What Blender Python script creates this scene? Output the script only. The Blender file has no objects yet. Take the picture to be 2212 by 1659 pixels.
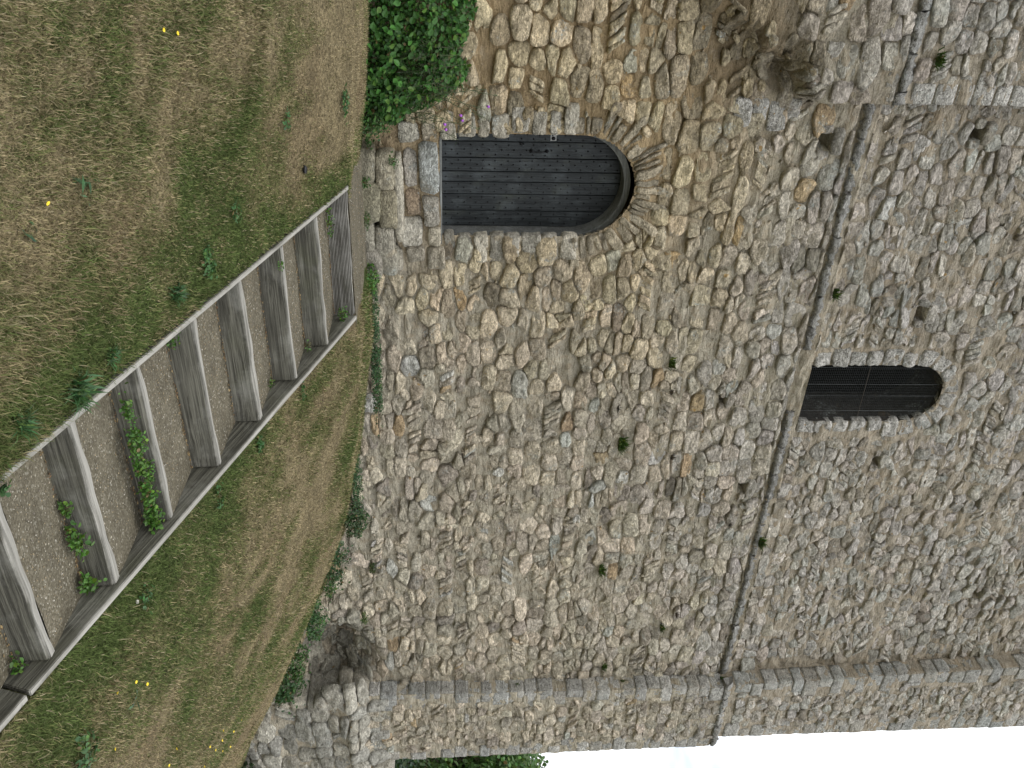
import bpy, bmesh, math, random
import numpy as np
from mathutils import Vector, Matrix
rng = np.random.default_rng(7); random.seed(7)
scene = bpy.context.scene
COL = scene.collection

# ------------------------------------------------------------------ camera (held on its side: the picture is turned a quarter)
cd = bpy.data.cameras.new('camera'); cam = bpy.data.objects.new('camera', cd); COL.objects.link(cam)
fw = Vector((0.54659227, 0.83367352, 0.07890093)); rt = Vector((0.83646693, -0.54799903, -0.00448764)); up = Vector((-0.03949641, -0.06845093, 0.99687236))
m = Matrix.Identity(4)
for i in range(3):
    m[i][0] = up[i]; m[i][1] = -rt[i]; m[i][2] = -fw[i]
m.translation = Vector((0, -9.09059, 0))
cam.matrix_world = m
cd.sensor_width = 36; cd.lens = 1907.8 / 2212 * 36; cd.clip_start = 0.05; cd.clip_end = 3000
scene.camera = cam

# ------------------------------------------------------------------ light
SUN_EL, SUN_AZ = math.radians(66), math.radians(215)
world = bpy.data.worlds.new('World'); scene.world = world; world.use_nodes = True
wt = world.node_tree; wt.nodes.clear()
wo = wt.nodes.new('ShaderNodeOutputWorld'); bg = wt.nodes.new('ShaderNodeBackground'); sky = wt.nodes.new('ShaderNodeTexSky')
sky.sky_type = 'NISHITA'; sky.sun_disc = False; sky.sun_elevation = SUN_EL; sky.sun_rotation = SUN_AZ
tc = wt.nodes.new('ShaderNodeTexCoord'); mp = wt.nodes.new('ShaderNodeMapping'); mp.inputs['Scale'].default_value = (1.3, 1.3, 3.0)
nz = wt.nodes.new('ShaderNodeTexNoise'); nz.inputs['Scale'].default_value = 2.2; nz.inputs['Detail'].default_value = 6
cr = wt.nodes.new('ShaderNodeValToRGB'); cr.color_ramp.elements[0].position = 0.33; cr.color_ramp.elements[1].position = 0.47
cr.color_ramp.elements[0].color = (0.28, 0.28, 0.28, 1); cr.color_ramp.elements[1].color = (1, 1, 1, 1)
mx = wt.nodes.new('ShaderNodeMix'); mx.data_type = 'RGBA'; mx.inputs['B'].default_value = (13.6, 13.9, 14.3, 1)
wt.links.new(tc.outputs['Generated'], mp.inputs['Vector']); wt.links.new(mp.outputs[0], nz.inputs['Vector']); wt.links.new(nz.outputs['Fac'], cr.inputs[0])
wt.links.new(cr.outputs[0], mx.inputs['Factor']); wt.links.new(sky.outputs[0], mx.inputs['A']); wt.links.new(mx.outputs['Result'], bg.inputs[0])
bg.inputs[1].default_value = 0.10; wt.links.new(bg.outputs[0], wo.inputs[0])
sl = bpy.data.lights.new('sun', 'SUN'); sl.energy = 0.9; sl.angle = math.radians(22); sl.color = (1, 0.96, 0.9)
so = bpy.data.objects.new('sun', sl); COL.objects.link(so)
sd = Vector((-0.55, -0.72, 0)).normalized() * math.cos(SUN_EL) + Vector((0, 0, math.sin(SUN_EL)))
so.rotation_euler = sd.to_track_quat('Z', 'Y').to_euler(); so.location = sd * 60
sky.sun_rotation = math.atan2(sd.x, sd.y)
vs = scene.view_settings; vs.view_transform = 'Standard'; vs.look = 'None'; vs.exposure = 0.42; vs.gamma = 1; vs.use_curve_mapping = False

# ------------------------------------------------------------------ noise
def _h(ix, iy, iz, s):
    n = (ix.astype(np.int64) * 73856093) ^ (iy.astype(np.int64) * 19349663) ^ (iz.astype(np.int64) * 83492791) ^ (s * 2654435761 & 0xffffffff)
    n = (n ^ (n >> 13)) * 1274126177 & 0x7fffffff
    n = (n ^ (n >> 16)) * 1103515245 & 0x7fffffff
    return ((n >> 8) & 0xffff) / 65535.0
def noise(x, y, z=0.0, s=0):
    x, y, z = np.broadcast_arrays(np.asarray(x, float), np.asarray(y, float), np.asarray(z, float))
    fx, fy, fz = np.floor(x), np.floor(y), np.floor(z)
    tx, ty, tz = x - fx, y - fy, z - fz
    tx, ty, tz = [t * t * (3 - 2 * t) for t in (tx, ty, tz)]
    r = 0
    for a in (0, 1):
        for b in (0, 1):
            for c in (0, 1):
                r = r + _h(fx + a, fy + b, fz + c, s) * (tx if a else 1 - tx) * (ty if b else 1 - ty) * (tz if c else 1 - tz)
    return r
def fbm(x, y, z=0.0, s=0, o=3):
    r, a, t = 0, 1.0, 0
    for i in range(o):
        r = r + a * noise(x * 2**i, y * 2**i, np.asarray(z) * 2**i, s + i * 17); t += a; a *= .5
    return r / t
def sst(a, b, x):
    t = np.clip((x - a) / (b - a), 0, 1); return t * t * (3 - 2 * t)

# ------------------------------------------------------------------ object helpers
def wloc(o):
    v = Vector(o.location)
    while o.parent: o = o.parent; v = v + Vector(o.location)
    return v
def props(o, label=None, cat=None, group=None, kind=None, category=None):
    cat = cat or category
    for k, v in (('label', label), ('category', cat), ('group', group), ('kind', kind)):
        if v: o[k] = v
    return o
def empty(name, loc, label=None, cat=None, group=None, kind=None):
    o = bpy.data.objects.new(name, None); o.location = loc; o.empty_display_size = .2; COL.objects.link(o)
    return props(o, label, cat, group, kind)
def mk(name, V, F, mat, parent=None, loc=(0, 0, 0), tint=None, smooth=True, **kw):
    """V in world axes, F faces (list, or int arrays of tris/quads), loc the world place of the origin"""
    V = np.asarray(V, float) - np.asarray(loc, float)
    me = bpy.data.meshes.new(name)
    if isinstance(F, np.ndarray):
        nf, k = F.shape
        me.vertices.add(len(V)); me.vertices.foreach_set('co', V.astype(np.float32).ravel())
        me.loops.add(nf * k); me.loops.foreach_set('vertex_index', F.astype(np.int32).ravel())
        me.polygons.add(nf); me.polygons.foreach_set('loop_start', np.arange(0, nf * k, k, dtype=np.int32))
        me.update(calc_edges=True)
    else:
        me.from_pydata([tuple(v) for v in V], [], [tuple(int(i) for i in f) for f in F])
    if tint is not None:
        t = np.asarray(tint, np.float32)
        if t.ndim == 1: t = np.tile(t, (len(V), 1))
        if t.shape[1] == 3: t = np.c_[t, np.ones(len(t))].astype(np.float32)
        a = me.color_attributes.new('tint', 'FLOAT_COLOR', 'POINT'); a.data.foreach_set('color', t.astype(np.float32).ravel())
    if smooth: me.polygons.foreach_set('use_smooth', np.ones(len(me.polygons), bool))
    if mat: me.materials.append(mat)
    o = bpy.data.objects.new(name, me); COL.objects.link(o)
    o.location = Vector(loc) - (wloc(parent) if parent else Vector())
    if parent: o.parent = parent
    return props(o, **kw)

# ------------------------------------------------------------------ materials
def newmat(name, rough=.9, spec=.25):
    M = bpy.data.materials.new(name); M.use_nodes = True; nt = M.node_tree; b = nt.nodes['Principled BSDF']
    b.inputs['Roughness'].default_value = rough; b.inputs['Specular IOR Level'].default_value = spec
    return M, nt, b
def N(nt, t, **kw):
    n = nt.nodes.new(t)
    for k, v in kw.items():
        if k in n.inputs: n.inputs[k].default_value = v
        else: setattr(n, k, v)
    return n
def L(nt, a, b): nt.links.new(a, b)
def ramp(nt, src, stops):
    r = nt.nodes.new('ShaderNodeValToRGB'); e = r.color_ramp.elements
    while len(e) < len(stops): e.new(.5)
    for i, (p, c) in enumerate(stops):
        e[i].position = p; e[i].color = (c, c, c, 1) if isinstance(c, (int, float)) else (*c, 1)
    L(nt, src, r.inputs[0]); return r.outputs[0]
def mixc(nt, fac, a, b, mode='MIX'):
    n = nt.nodes.new('ShaderNodeMix'); n.data_type = 'RGBA'; n.blend_type = mode
    for s, v in (('Factor', fac), ('A', a), ('B', b)):
        if isinstance(v, (int, float)): n.inputs[s].default_value = v if s == 'Factor' else (v, v, v, 1)
        elif isinstance(v, tuple): n.inputs[s].default_value = (*v, 1)
        else: L(nt, v, n.inputs[s])
    return n.outputs['Result']
def mth(nt, op, a, b=0.0):
    n = nt.nodes.new('ShaderNodeMath'); n.operation = op
    for i, v in enumerate((a, b)):
        if isinstance(v, (int, float)): n.inputs[i].default_value = v
        else: L(nt, v, n.inputs[i])
    return n.outputs[0]
def tex(nt, vec, scale, detail=4, rough=.55, dist=0.0):
    n = N(nt, 'ShaderNodeTexNoise', Scale=scale, Detail=detail, Roughness=rough, Distortion=dist)
    L(nt, vec, n.inputs['Vector']); return n.outputs['Fac']
def mapv(nt, vec, scale=(1, 1, 1), rot=(0, 0, 0)):
    n = nt.nodes.new('ShaderNodeMapping'); n.inputs['Scale'].default_value = scale; n.inputs['Rotation'].default_value = rot
    L(nt, vec, n.inputs['Vector']); return n.outputs[0]
def bump(nt, b, h, strength, dist, prev=None):
    n = nt.nodes.new('ShaderNodeBump'); n.inputs['Strength'].default_value = strength; n.inputs['Distance'].default_value = dist
    L(nt, h, n.inputs['Height'])
    if prev: L(nt, prev, n.inputs['Normal'])
    L(nt, n.outputs[0], b.inputs['Normal']); return n.outputs[0]
def pos(nt): return N(nt, 'ShaderNodeNewGeometry').outputs['Position']

def stone_mat(name, lichen=.6, pit=0.0, bumpk=1.0):
    M, nt, b = newmat(name, .95, .15); p = pos(nt)
    at = N(nt, 'ShaderNodeAttribute', attribute_name='tint')
    n1 = tex(nt, p, 9, 5, .6); n2 = tex(nt, mapv(nt, p, (18, 18, 55)), 1.0, 4, .65, .6); n3 = tex(nt, p, 75, 3, .6)
    c = mixc(nt, 1, at.outputs['Color'], ramp(nt, n1, [(.32, 1.10), (.5, 1.50), (.68, 1.80)]), 'MULTIPLY')
    c = mixc(nt, .75, c, ramp(nt, n2, [(.34, .66), (.52, 1.0), (.7, 1.25)]), 'MULTIPLY')
    c = mixc(nt, .8, c, ramp(nt, n3, [(.3, .72), (.5, 1.0), (.72, 1.3)]), 'MULTIPLY')
    # ochre iron stain and buff weathering patches
    st = ramp(nt, tex(nt, p, 3.3, 4, .6), [(.62, 0.0), (.76, .5)])
    c = mixc(nt, st, c, (.42, .31, .17))
    # grey-green algae film
    al = ramp(nt, tex(nt, p, 1.3, 4, .6), [(.52, 0.0), (.72, .38)])
    c = mixc(nt, al, c, (.27, .27, .22))
    # lichen: clusters of pale spots, more with height
    sep = N(nt, 'ShaderNodeSeparateXYZ'); L(nt, p, sep.inputs[0])
    hz = ramp(nt, mth(nt, 'MULTIPLY_ADD', sep.outputs['Z'], .12), [(0, 0.0), (1, 1.0)])
    vo = N(nt, 'ShaderNodeTexVoronoi', Scale=26.0); L(nt, p, vo.inputs['Vector'])
    vo.inputs['Randomness'].default_value = 1
    spot = ramp(nt, vo.outputs['Distance'], [(.20, 1.0), (.36, 0.0)])
    clus = ramp(nt, mth(nt, 'ADD', tex(nt, p, 3.1, 5, .7), mth(nt, 'MULTIPLY', sep.outputs['Z'], .007)), [(.615 - .04 * lichen, 0.0), (.68 - .04 * lichen, 1.0)])
    ls = mth(nt, 'MULTIPLY', mth(nt, 'MULTIPLY', spot, clus), .8)
    c = mixc(nt, ls, c, (.52, .56, .53))
    fl = mth(nt, 'MULTIPLY', clus, .28); c = mixc(nt, fl, c, (.38, .41, .39))
    # dark crust specks
    dk = ramp(nt, tex(nt, p, 34, 3, .7), [(.62, 0.0), (.70, .65)])
    c = mixc(nt, mth(nt, 'MULTIPLY', dk, ramp(nt, n1, [(.42, 0.0), (.6, 1.0)])), c, (.085, .08, .07))
    # tiny orange lichen
    orr = ramp(nt, tex(nt, p, 12.5, 2, .4), [(.745, 0.0), (.77, .75)]); c = mixc(nt, orr, c, (.42, .25, .07))
    fa = N(nt, 'ShaderNodeTexVoronoi', Scale=19.0); L(nt, mapv(nt, mixc(nt, .12, p, N(nt, 'ShaderNodeTexNoise', Scale=8.0).outputs['Color']), (1, 1, 1.7)), fa.inputs['Vector'])
    rg = mth(nt, 'ABSOLUTE', mth(nt, 'SUBTRACT', tex(nt, mapv(nt, p, (14, 14, 26)), 1.0, 5, .6, .8), .5))
    crk = ramp(nt, rg, [(.0, 0.0), (.035, 1.0)])
    c = mixc(nt, mth(nt, 'MULTIPLY', mth(nt, 'SUBTRACT', 1.0, crk), .34), c, (.12, .105, .08))
    c = mixc(nt, .5, c, ramp(nt, fa.outputs['Distance'], [(.05, 1.2), (.65, .82)]), 'MULTIPLY')
    h = mth(nt, 'ADD', mth(nt, 'MULTIPLY', n2, .9), mth(nt, 'ADD', n1, mth(nt, 'MULTIPLY', n3, .35)))
    h = mth(nt, 'ADD', h, mth(nt, 'ADD', mth(nt, 'MULTIPLY', fa.outputs['Distance'], -.55), mth(nt, 'MULTIPLY', crk, .25)))
    if pit:
        vp = N(nt, 'ShaderNodeTexVoronoi', Scale=48.0); L(nt, p, vp.inputs['Vector'])
        pr = ramp(nt, mth(nt, 'ADD', vp.outputs['Distance'], mth(nt, 'MULTIPLY', mth(nt, 'SUBTRACT', tex(nt, p, 17, 3, .6), .5), 1.1)), [(.10, 0.0), (.28, 1.0)])
        c = mixc(nt, mth(nt, 'MULTIPLY', mth(nt, 'SUBTRACT', 1.0, pr), pit), c, (.07, .065, .055))
        h = mth(nt, 'ADD', h, mth(nt, 'MULTIPLY', pr, .5))
    L(nt, c, b.inputs['Base Color']); bump(nt, b, h, 1.0, .036 * bumpk)
    return M
M_stone = stone_mat('rubble_stone'); M_tufa = stone_mat('pitted_tufa', .9, .75); M_dress = stone_mat('dressed_stone', .5, .25, .8)

def mortar_mat():
    M, nt, b = newmat('lime_mortar', .97, .1); p = pos(nt)
    at = N(nt, 'ShaderNodeAttribute', attribute_name='tint')
    n1 = tex(nt, p, 6, 5, .62); n2 = tex(nt, p, 60, 4, .7); n3 = tex(nt, mapv(nt, p, (5, 5, 22)), 1.0, 4, .6, .5)
    c = mixc(nt, 1, at.outputs['Color'], ramp(nt, n1, [(.3, .68), (.5, .98), (.7, 1.2)]), 'MULTIPLY')
    c = mixc(nt, .9, c, ramp(nt, n2, [(.32, .66), (.5, 1.0), (.7, 1.3)]), 'MULTIPLY')
    gb = ramp(nt, tex(nt, p, 7.5, 5, .7), [(.50, 0.0), (.68, .5)]); c = mixc(nt, gb, c, (.33, .245, .15))
    dk = ramp(nt, tex(nt, mapv(nt, p, (8, 8, 24)), 1.0, 5, .7), [(.57, 0.0), (.70, .6)]); c = mixc(nt, dk, c, (.17, .14, .10))
    wt_ = ramp(nt, tex(nt, p, 4.1, 4, .65), [(.60, 0.0), (.72, .4)]); c = mixc(nt, wt_, c, (.42, .38, .31))
    L(nt, c, b.inputs['Base Color'])
    bump(nt, b, mth(nt, 'ADD', mth(nt, 'ADD', n1, mth(nt, 'MULTIPLY', n3, 1.5)), mth(nt, 'MULTIPLY', n2, .5)), 1.0, .05)
    return M
M_mortar = mortar_mat()

def wood_mat(name, base, dark, light, groove=0.0, rough=.85, gs=60, top=None):
    M, nt, b = newmat(name, rough, .2)
    tcn = N(nt, 'ShaderNodeTexCoord'); oi = N(nt, 'ShaderNodeObjectInfo')
    off = N(nt, 'ShaderNodeVectorMath', operation='SCALE'); L(nt, oi.outputs['Location'], off.inputs[0]); off.inputs['Scale'].default_value = 3.7
    ad = N(nt, 'ShaderNodeVectorMath', operation='ADD'); L(nt, tcn.outputs['Object'], ad.inputs[0]); L(nt, off.outputs[0], ad.inputs[1]); p = ad.outputs[0]
    g = tex(nt, mapv(nt, p, (1.6, gs, gs)), 1.0, 5, .65, .35); g2 = tex(nt, mapv(nt, p, (.8, 12, 12)), 1.0, 3, .6, .4)
    bl = tex(nt, p, 3.2, 5, .65)
    c = mixc(nt, ramp(nt, g, [(.40, 0.0), (.60, 1.0)]), dark, base)
    c = mixc(nt, ramp(nt, bl, [(.48, 0.0), (.68, .75)]), c, light)
    c = mixc(nt, ramp(nt, g2, [(.34, .8), (.5, 0.0)]), c, dark)
    k = tex(nt, mapv(nt, p, (4, 9, 9)), 1.0, 2, .4, 1.5); c = mixc(nt, ramp(nt, k, [(.72, 0.0), (.78, .8)]), c, tuple(x * .6 for x in dark))
    mo = ramp(nt, tex(nt, p, 1.7, 4, .65), [(.55, 0.0), (.75, .35)]); c = mixc(nt, mo, c, (.10, .105, .06))
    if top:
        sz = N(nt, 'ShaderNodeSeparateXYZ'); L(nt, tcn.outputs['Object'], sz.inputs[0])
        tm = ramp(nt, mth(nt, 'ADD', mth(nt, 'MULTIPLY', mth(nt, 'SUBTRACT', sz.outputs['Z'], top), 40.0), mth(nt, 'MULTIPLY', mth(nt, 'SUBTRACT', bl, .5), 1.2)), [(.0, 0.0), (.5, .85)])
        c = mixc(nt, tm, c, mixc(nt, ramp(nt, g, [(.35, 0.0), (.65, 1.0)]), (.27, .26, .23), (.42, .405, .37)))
    L(nt, c, b.inputs['Base Color'])
    h = mth(nt, 'ADD', g, mth(nt, 'MULTIPLY', g2, .7))
    if groove:
        w = N(nt, 'ShaderNodeTexWave', Scale=groove, Distortion=.25, bands_direction='Z'); L(nt, tcn.outputs['Object'], w.inputs['Vector'])
        h = mth(nt, 'ADD', h, mth(nt, 'MULTIPLY', w.outputs['Fac'], 1.2))
        c2 = mixc(nt, ramp(nt, w.outputs['Fac'], [(.1, .6), (.45, 0.0)]), c, tuple(x * .7 for x in dark)); L(nt, c2, b.inputs['Base Color'])
    bump(nt, b, h, 1.0, .012)
    return M
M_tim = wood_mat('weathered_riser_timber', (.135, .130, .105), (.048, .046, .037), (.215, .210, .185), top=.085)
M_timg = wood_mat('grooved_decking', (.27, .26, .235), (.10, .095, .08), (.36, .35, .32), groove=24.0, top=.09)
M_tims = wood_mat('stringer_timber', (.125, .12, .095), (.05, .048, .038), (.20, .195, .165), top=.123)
M_door = wood_mat('dark_oak', (.042, .048, .051), (.018, .0205, .022), (.085, .097, .102), rough=.42, gs=50)
M_frame = wood_mat('door_frame_oak', (.21, .215, .205), (.12, .123, .118), (.30, .31, .30), rough=.6)
def plain(name, c, rough=.6, metal=0.0, spec=.4, var=.3):
    M, nt, b = newmat(name, rough, spec); b.inputs['Metallic'].default_value = metal
    n = tex(nt, pos(nt), 30, 4, .6); L(nt, mixc(nt, 1, c, ramp(nt, n, [(.3, 1 - var), (.7, 1 + var)]), 'MULTIPLY'), b.inputs['Base Color'])
    return M
M_iron = plain('wrought_iron', (.018, .018, .019), .5, .6); M_plate = plain('grey_plate', (.25, .25, .24), .5, .3)
M_wire = plain('galvanised_wire', (.055, .06, .06), .6, .3); M_rod = plain('rusty_rod', (.10, .085, .07), .8)
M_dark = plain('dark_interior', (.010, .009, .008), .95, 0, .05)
M_slug = plain('black_dropping', (.008, .008, .010), .4); M_yel = plain('yellow_petal', (.75, .55, .03), .6); M_pur = plain('purple_petal', (.33, .10, .48), .6)
M_stem = plain('dry_stem', (.11, .10, .045), .8); M_bark = plain('bark', (.10, .08, .06), .95)

def tint_mat(name, trans=0.0, rough=.7, var=.25, spec=.3, vs_=40):
    M, nt, b = newmat(name, rough, spec); at = N(nt, 'ShaderNodeAttribute', attribute_name='tint')
    n = tex(nt, pos(nt), vs_, 3, .6)
    c = mixc(nt, 1, at.outputs['Color'], ramp(nt, n, [(.3, 1 - var), (.7, 1 + var)]), 'MULTIPLY'); L(nt, c, b.inputs['Base Color'])
    if trans:
        t = N(nt, 'ShaderNodeBsdfTranslucent'); L(nt, c, t.inputs[0]); ms = N(nt, 'ShaderNodeMixShader'); ms.inputs[0].default_value = trans
        L(nt, b.outputs[0], ms.inputs[1]); L(nt, t.outputs[0], ms.inputs[2]); L(nt, ms.outputs[0], nt.nodes['Material Output'].inputs[0])
    return M
M_leaf = tint_mat('leaf', .28, .5, .2, .4); M_blade = tint_mat('grass_blade', .22, .8, .15, .15)

def ground_mat():
    M, nt, b = newmat('turf_soil', .97, .1); p = pos(nt); at = N(nt, 'ShaderNodeAttribute', attribute_name='tint')
    n1 = tex(nt, p, 5, 5, .65); n2 = tex(nt, p, 45, 4, .7); n3 = tex(nt, p, 180, 3, .6)
    c = mixc(nt, 1, at.outputs['Color'], ramp(nt, n1, [(.32, .72), (.68, 1.22)]), 'MULTIPLY')
    c = mixc(nt, 1, c, ramp(nt, n2, [(.34, .35), (.5, 1.0), (.66, 1.55)]), 'MULTIPLY'); c = mixc(nt, .8, c, ramp(nt, n3, [(.3, .6), (.7, 1.4)]), 'MULTIPLY')
    L(nt, c, b.inputs['Base Color']); bump(nt, b, mth(nt, 'ADD', n2, mth(nt, 'MULTIPLY', n3, .5)), 1.0, .03); return M
M_ground = ground_mat()
def gravel_mat():
    M, nt, b = newmat('fine_gravel', .95, .15); p = pos(nt)
    v = N(nt, 'ShaderNodeTexVoronoi', Scale=95.0); L(nt, p, v.inputs['Vector'])
    v2 = N(nt, 'ShaderNodeTexVoronoi', Scale=45.0); L(nt, p, v2.inputs['Vector'])
    n1 = tex(nt, p, 4, 5, .65); n2 = tex(nt, p, 130, 3, .7)
    sx = N(nt, 'ShaderNodeSeparateColor'); L(nt, v.outputs['Color'], sx.inputs[0])
    sy = N(nt, 'ShaderNodeSeparateColor'); L(nt, v2.outputs['Color'], sy.inputs[0])
    c = ramp(nt, sx.outputs[0], [(0, (.080, .070, .048)), (.5, (.118, .104, .074)), (.9, (.150, .134, .098)), (1, (.25, .235, .19))])
    w = mth(nt, 'MULTIPLY', ramp(nt, sy.outputs[0], [(.93, 0.0), (.95, 1.0)]), ramp(nt, v2.outputs['Distance'], [(.22, 1.0), (.34, 0.0)]))
    c = mixc(nt, w, c, (.42, .38, .30))
    c = mixc(nt, 1, c, ramp(nt, n1, [(.3, .75), (.7, 1.25)]), 'MULTIPLY'); c = mixc(nt, .8, c, ramp(nt, n2, [(.3, .7), (.7, 1.3)]), 'MULTIPLY')
    L(nt, c, b.inputs['Base Color']); bump(nt, b, mth(nt, 'ADD', mth(nt, 'SUBTRACT', 1.0, v.outputs['Distance']), w), .8, .006); return M
M_gravel = gravel_mat()

# ------------------------------------------------------------------ ground shape
BX = np.array([-30, 0, 1.6, 2.9, 4.2, 5.1, 5.75, 7.17, 8.37, 9.24, 10.68, 11.74, 13.4, 16, 20, 40.])
BZ = np.array([-.9, -.6, -.66, -.8, -.80, -.80, -.90, -1.08, -1.33, -1.61, -2.2, -2.6, -3.15, -4.0, -5.0, -7])
SD = np.array([-80, -3, 0, 1.9, 3.0, 4.11, 5.21, 6.4, 8, 10, 14, 30, 80]); SZ = np.array([-1.5, -.3, 0, 0, -.39, -.77, -1.14, -1.5, -1.85, -2.1, -2.4, -3.5, -5.])
LD = np.array([-80, -3, 0, 9, 14, 30, 80]); LZ = np.array([-1.5, -.2, 0, -1.03, -1.35, -2.4, -4])
def G(x, y):
    x, y = np.broadcast_arrays(np.asarray(x, float), np.asarray(y, float)); d = -y; zb = np.interp(x, BX, BZ)
    t = np.clip((x + 1.5) / 4.2, 0, 1); t = t * t * (3 - 2 * t)
    z = zb + t * np.interp(d, SD, SZ) + (1 - t) * np.interp(d, LD, LZ)
    z = z - np.clip(x - 4.6, 0, 8) * .045 * np.clip(d, 0, 5) / 3.0
    z = z - sst(6.2, 8.8, x) * np.interp(d, [0, .3, 1.9, 4, 8], [0, .10, .33, .24, .15])
    k = sst(.05, .35, np.maximum(2.70 - x, x - 4.05))
    return z + k * ((fbm(x * .7, y * .7, 0, 5) - .5) * .10 + (noise(x * 5, y * 5, 0, 9) - .5) * .02) * np.clip(np.abs(d) * 2, 0, 1)
PX = np.array([4.3, 4.57, 4.9, 5.2, 5.7, 6.4, 6.9, 7.1, 7.5, 9.0]); PY = np.array([-.9, -1.2, -2.3, -2.6, -2.9, -3.24, -3.52, -3.76, -4.0, -4.6])
def straw(x, y):
    s = fbm(x * 1.1, y * 1.1, 0, 21, 4) * .85 + fbm(x * 5, y * 5, 0, 31, 3) * .48 - .225 + .05 * sst(4, 6, x)
    s = s + .34 * np.exp(-((y + 1.75) / .85) ** 2) * sst(2.75, 2.2, x)              # parched band near the wall
    s = s + .20 * np.exp(-((x - .9) / .5) ** 2 - ((y + 5.4) / .8) ** 2)
    d = np.abs(y - np.interp(x, PX, PY)); s = s + .19 * np.exp(-(d / .20) ** 2) * sst(4.2, 4.7, x)   # worn line
    s = s - .15 * np.exp(-((x - 2.55) / .2) ** 2) - .10 * np.exp(-((x - 4.2) / .14) ** 2) - .25 * sst(-.45, -.1, y) * (x > 4)
    return np.clip(s, 0, 1)
def turf(x, y, r):
    s = straw(x, y) + (r - .5) * .55
    g = np.array([.078, .106, .032]); o = np.array([.146, .142, .060]); st = np.array([.255, .208, .120]); br = np.array([.215, .165, .095])
    a = sst(.28, .46, s)[:, None]; b = sst(.46, .62, s)[:, None]
    c = g * (1 - a) + o * a; c = c * (1 - b) + st * b
    w = (fbm(x * 2.3, y * 2.3, 0, 77) > .56)[:, None] * b * .5
    return c * (1 - w) + br * w
gx = np.unique(np.concatenate([np.arange(-14, 0, .7), np.arange(0, 8, .07), np.arange(8, 15, .14), np.arange(15, 60, 1.5), [2.70, 2.74, 3.99, 4.03], np.array([-200., -80, -35, 90, 200, 600])]))
gy = np.unique(np.concatenate([np.arange(-30, -9.5, 1.), np.arange(-9.5, -7, .2), np.arange(-7, .3, .07), np.arange(.4, 12, .8), np.arange(12, 60, 4), [-1.845, -1.815], np.array([-300., -120, -60, 100, 250, 700])]))
GXX, GYY = np.meshgrid(gx, gy, indexing='ij'); GZZ = G(GXX, GYY)
inst = (GXX > 2.71) & (GXX < 4.02) & (GYY < -1.83) & (GYY > -9)
GZZ = np.where(inst, GZZ - .42, GZZ)
nx, ny = GXX.shape; ii = np.arange(nx * ny).reshape(nx, ny)
F = np.stack([ii[:-1, :-1], ii[1:, :-1], ii[1:, 1:], ii[:-1, 1:]], -1).reshape(-1, 4)
mk('ground', np.c_[GXX.ravel(), GYY.ravel(), GZZ.ravel()], F, M_ground, tint=turf(GXX.ravel(), GYY.ravel(), np.full(GXX.size, .5)) * .95, kind='structure')

# ------------------------------------------------------------------ tower: surface profile
def eroded(x):   # height below which the left buttress face is broken away
    return np.interp(x, [.6, 1.5, 1.9, 2.17, 2.4], [2.2, 2.85, 3.42, 3.72, 3.85])
def off(x, z):
    """y of the wall face; negative comes towards the viewer"""
    x, z = np.broadcast_arrays(np.asarray(x, float), np.asarray(z, float))
    y = np.where(z > 4.62, .07, 0.0)
    y = y + .030 * ((z > 4.395) & (z < 4.47) & (x > 2.40))
    e = eroded(x) + (fbm(x * 4, z * 4, 0, 3) - .5) * .5
    wd = np.interp(x, [1.2, 2.2], [.75, .22])
    bt = sst(e - wd, e + .05, z) * (x < 2.395)
    y = y - .25 * bt
    y = y + .30 * np.exp(-(((x - 2.10) / .24) ** 2 + ((z - 3.48) / .17) ** 2)) * sst(.25, .6, fbm(x * 9, z * 9, 0, 91, 2) + .12) + .10 * np.exp(-((x - 1.9) / .3) ** 2 - ((z - 3.0) / .35) ** 2)
    # robbed plinth at the foot near the right-hand corner
    dd = ((x - 10.95) / .80) ** 2 + ((z + 1.72) / .60) ** 2
    y = y + .46 * np.exp(-dd ** 2.0) * (fbm(x * 3, z * 3, 0, 8) * 1.2 + .3)
    y = y - .10 * sst(-1.2, -1.7, z) * (1 - np.exp(-dd)) * (x > 9.6)
    for hx, hz, hw, hh in HOLES:
        y = y + .22 * ((np.abs(x - hx) < hw) & (np.abs(z - hz) < hh))
    return y
HOLES = [(2.86, 4.09, .09, .075), (2.77, 5.80, .07, .06), (4.99, 5.84, .09, .06), (7.66, 4.09, .085, .045), (7.27, 5.885, .07, .045), (9.94, 8.25, .08, .06), (6.2, 3.55, .05, .035), (8.05, 7.6, .07, .04)]
def damp(x, z):
    d = np.exp(-(((x - 1.85) / .62) ** 2 + ((z - 3.0) / .62) ** 2) ** 1.5)
    d = np.maximum(d, np.exp(-((x - 11.1) / .75) ** 2 - ((z + 1.8) / .6) ** 2) * .6)
    return d
def mortar_tint(x, z):
    x = np.asarray(x, float); z = np.asarray(z, float)
    warm = np.array([.385, .290, .170]); grey = np.array([.400, .362, .285]); tan = np.array([.385, .338, .268])
    w = sst(5.0, 2.5, x + (fbm(x, z, 0, 41) - .5) * 2.5) * sst(3.9, 2.4, z)
    t = sst(4.2, 4.9, z + (fbm(x, z, 0, 44) - .5) * .8)
    c = grey * (1 - w[..., None]) + warm * w[..., None]; c = c * (1 - t[..., None]) + tan * t[..., None]
    d = damp(x, z)[..., None] * .75
    return c * (1 - d) + np.array([.14, .105, .062]) * d

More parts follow.
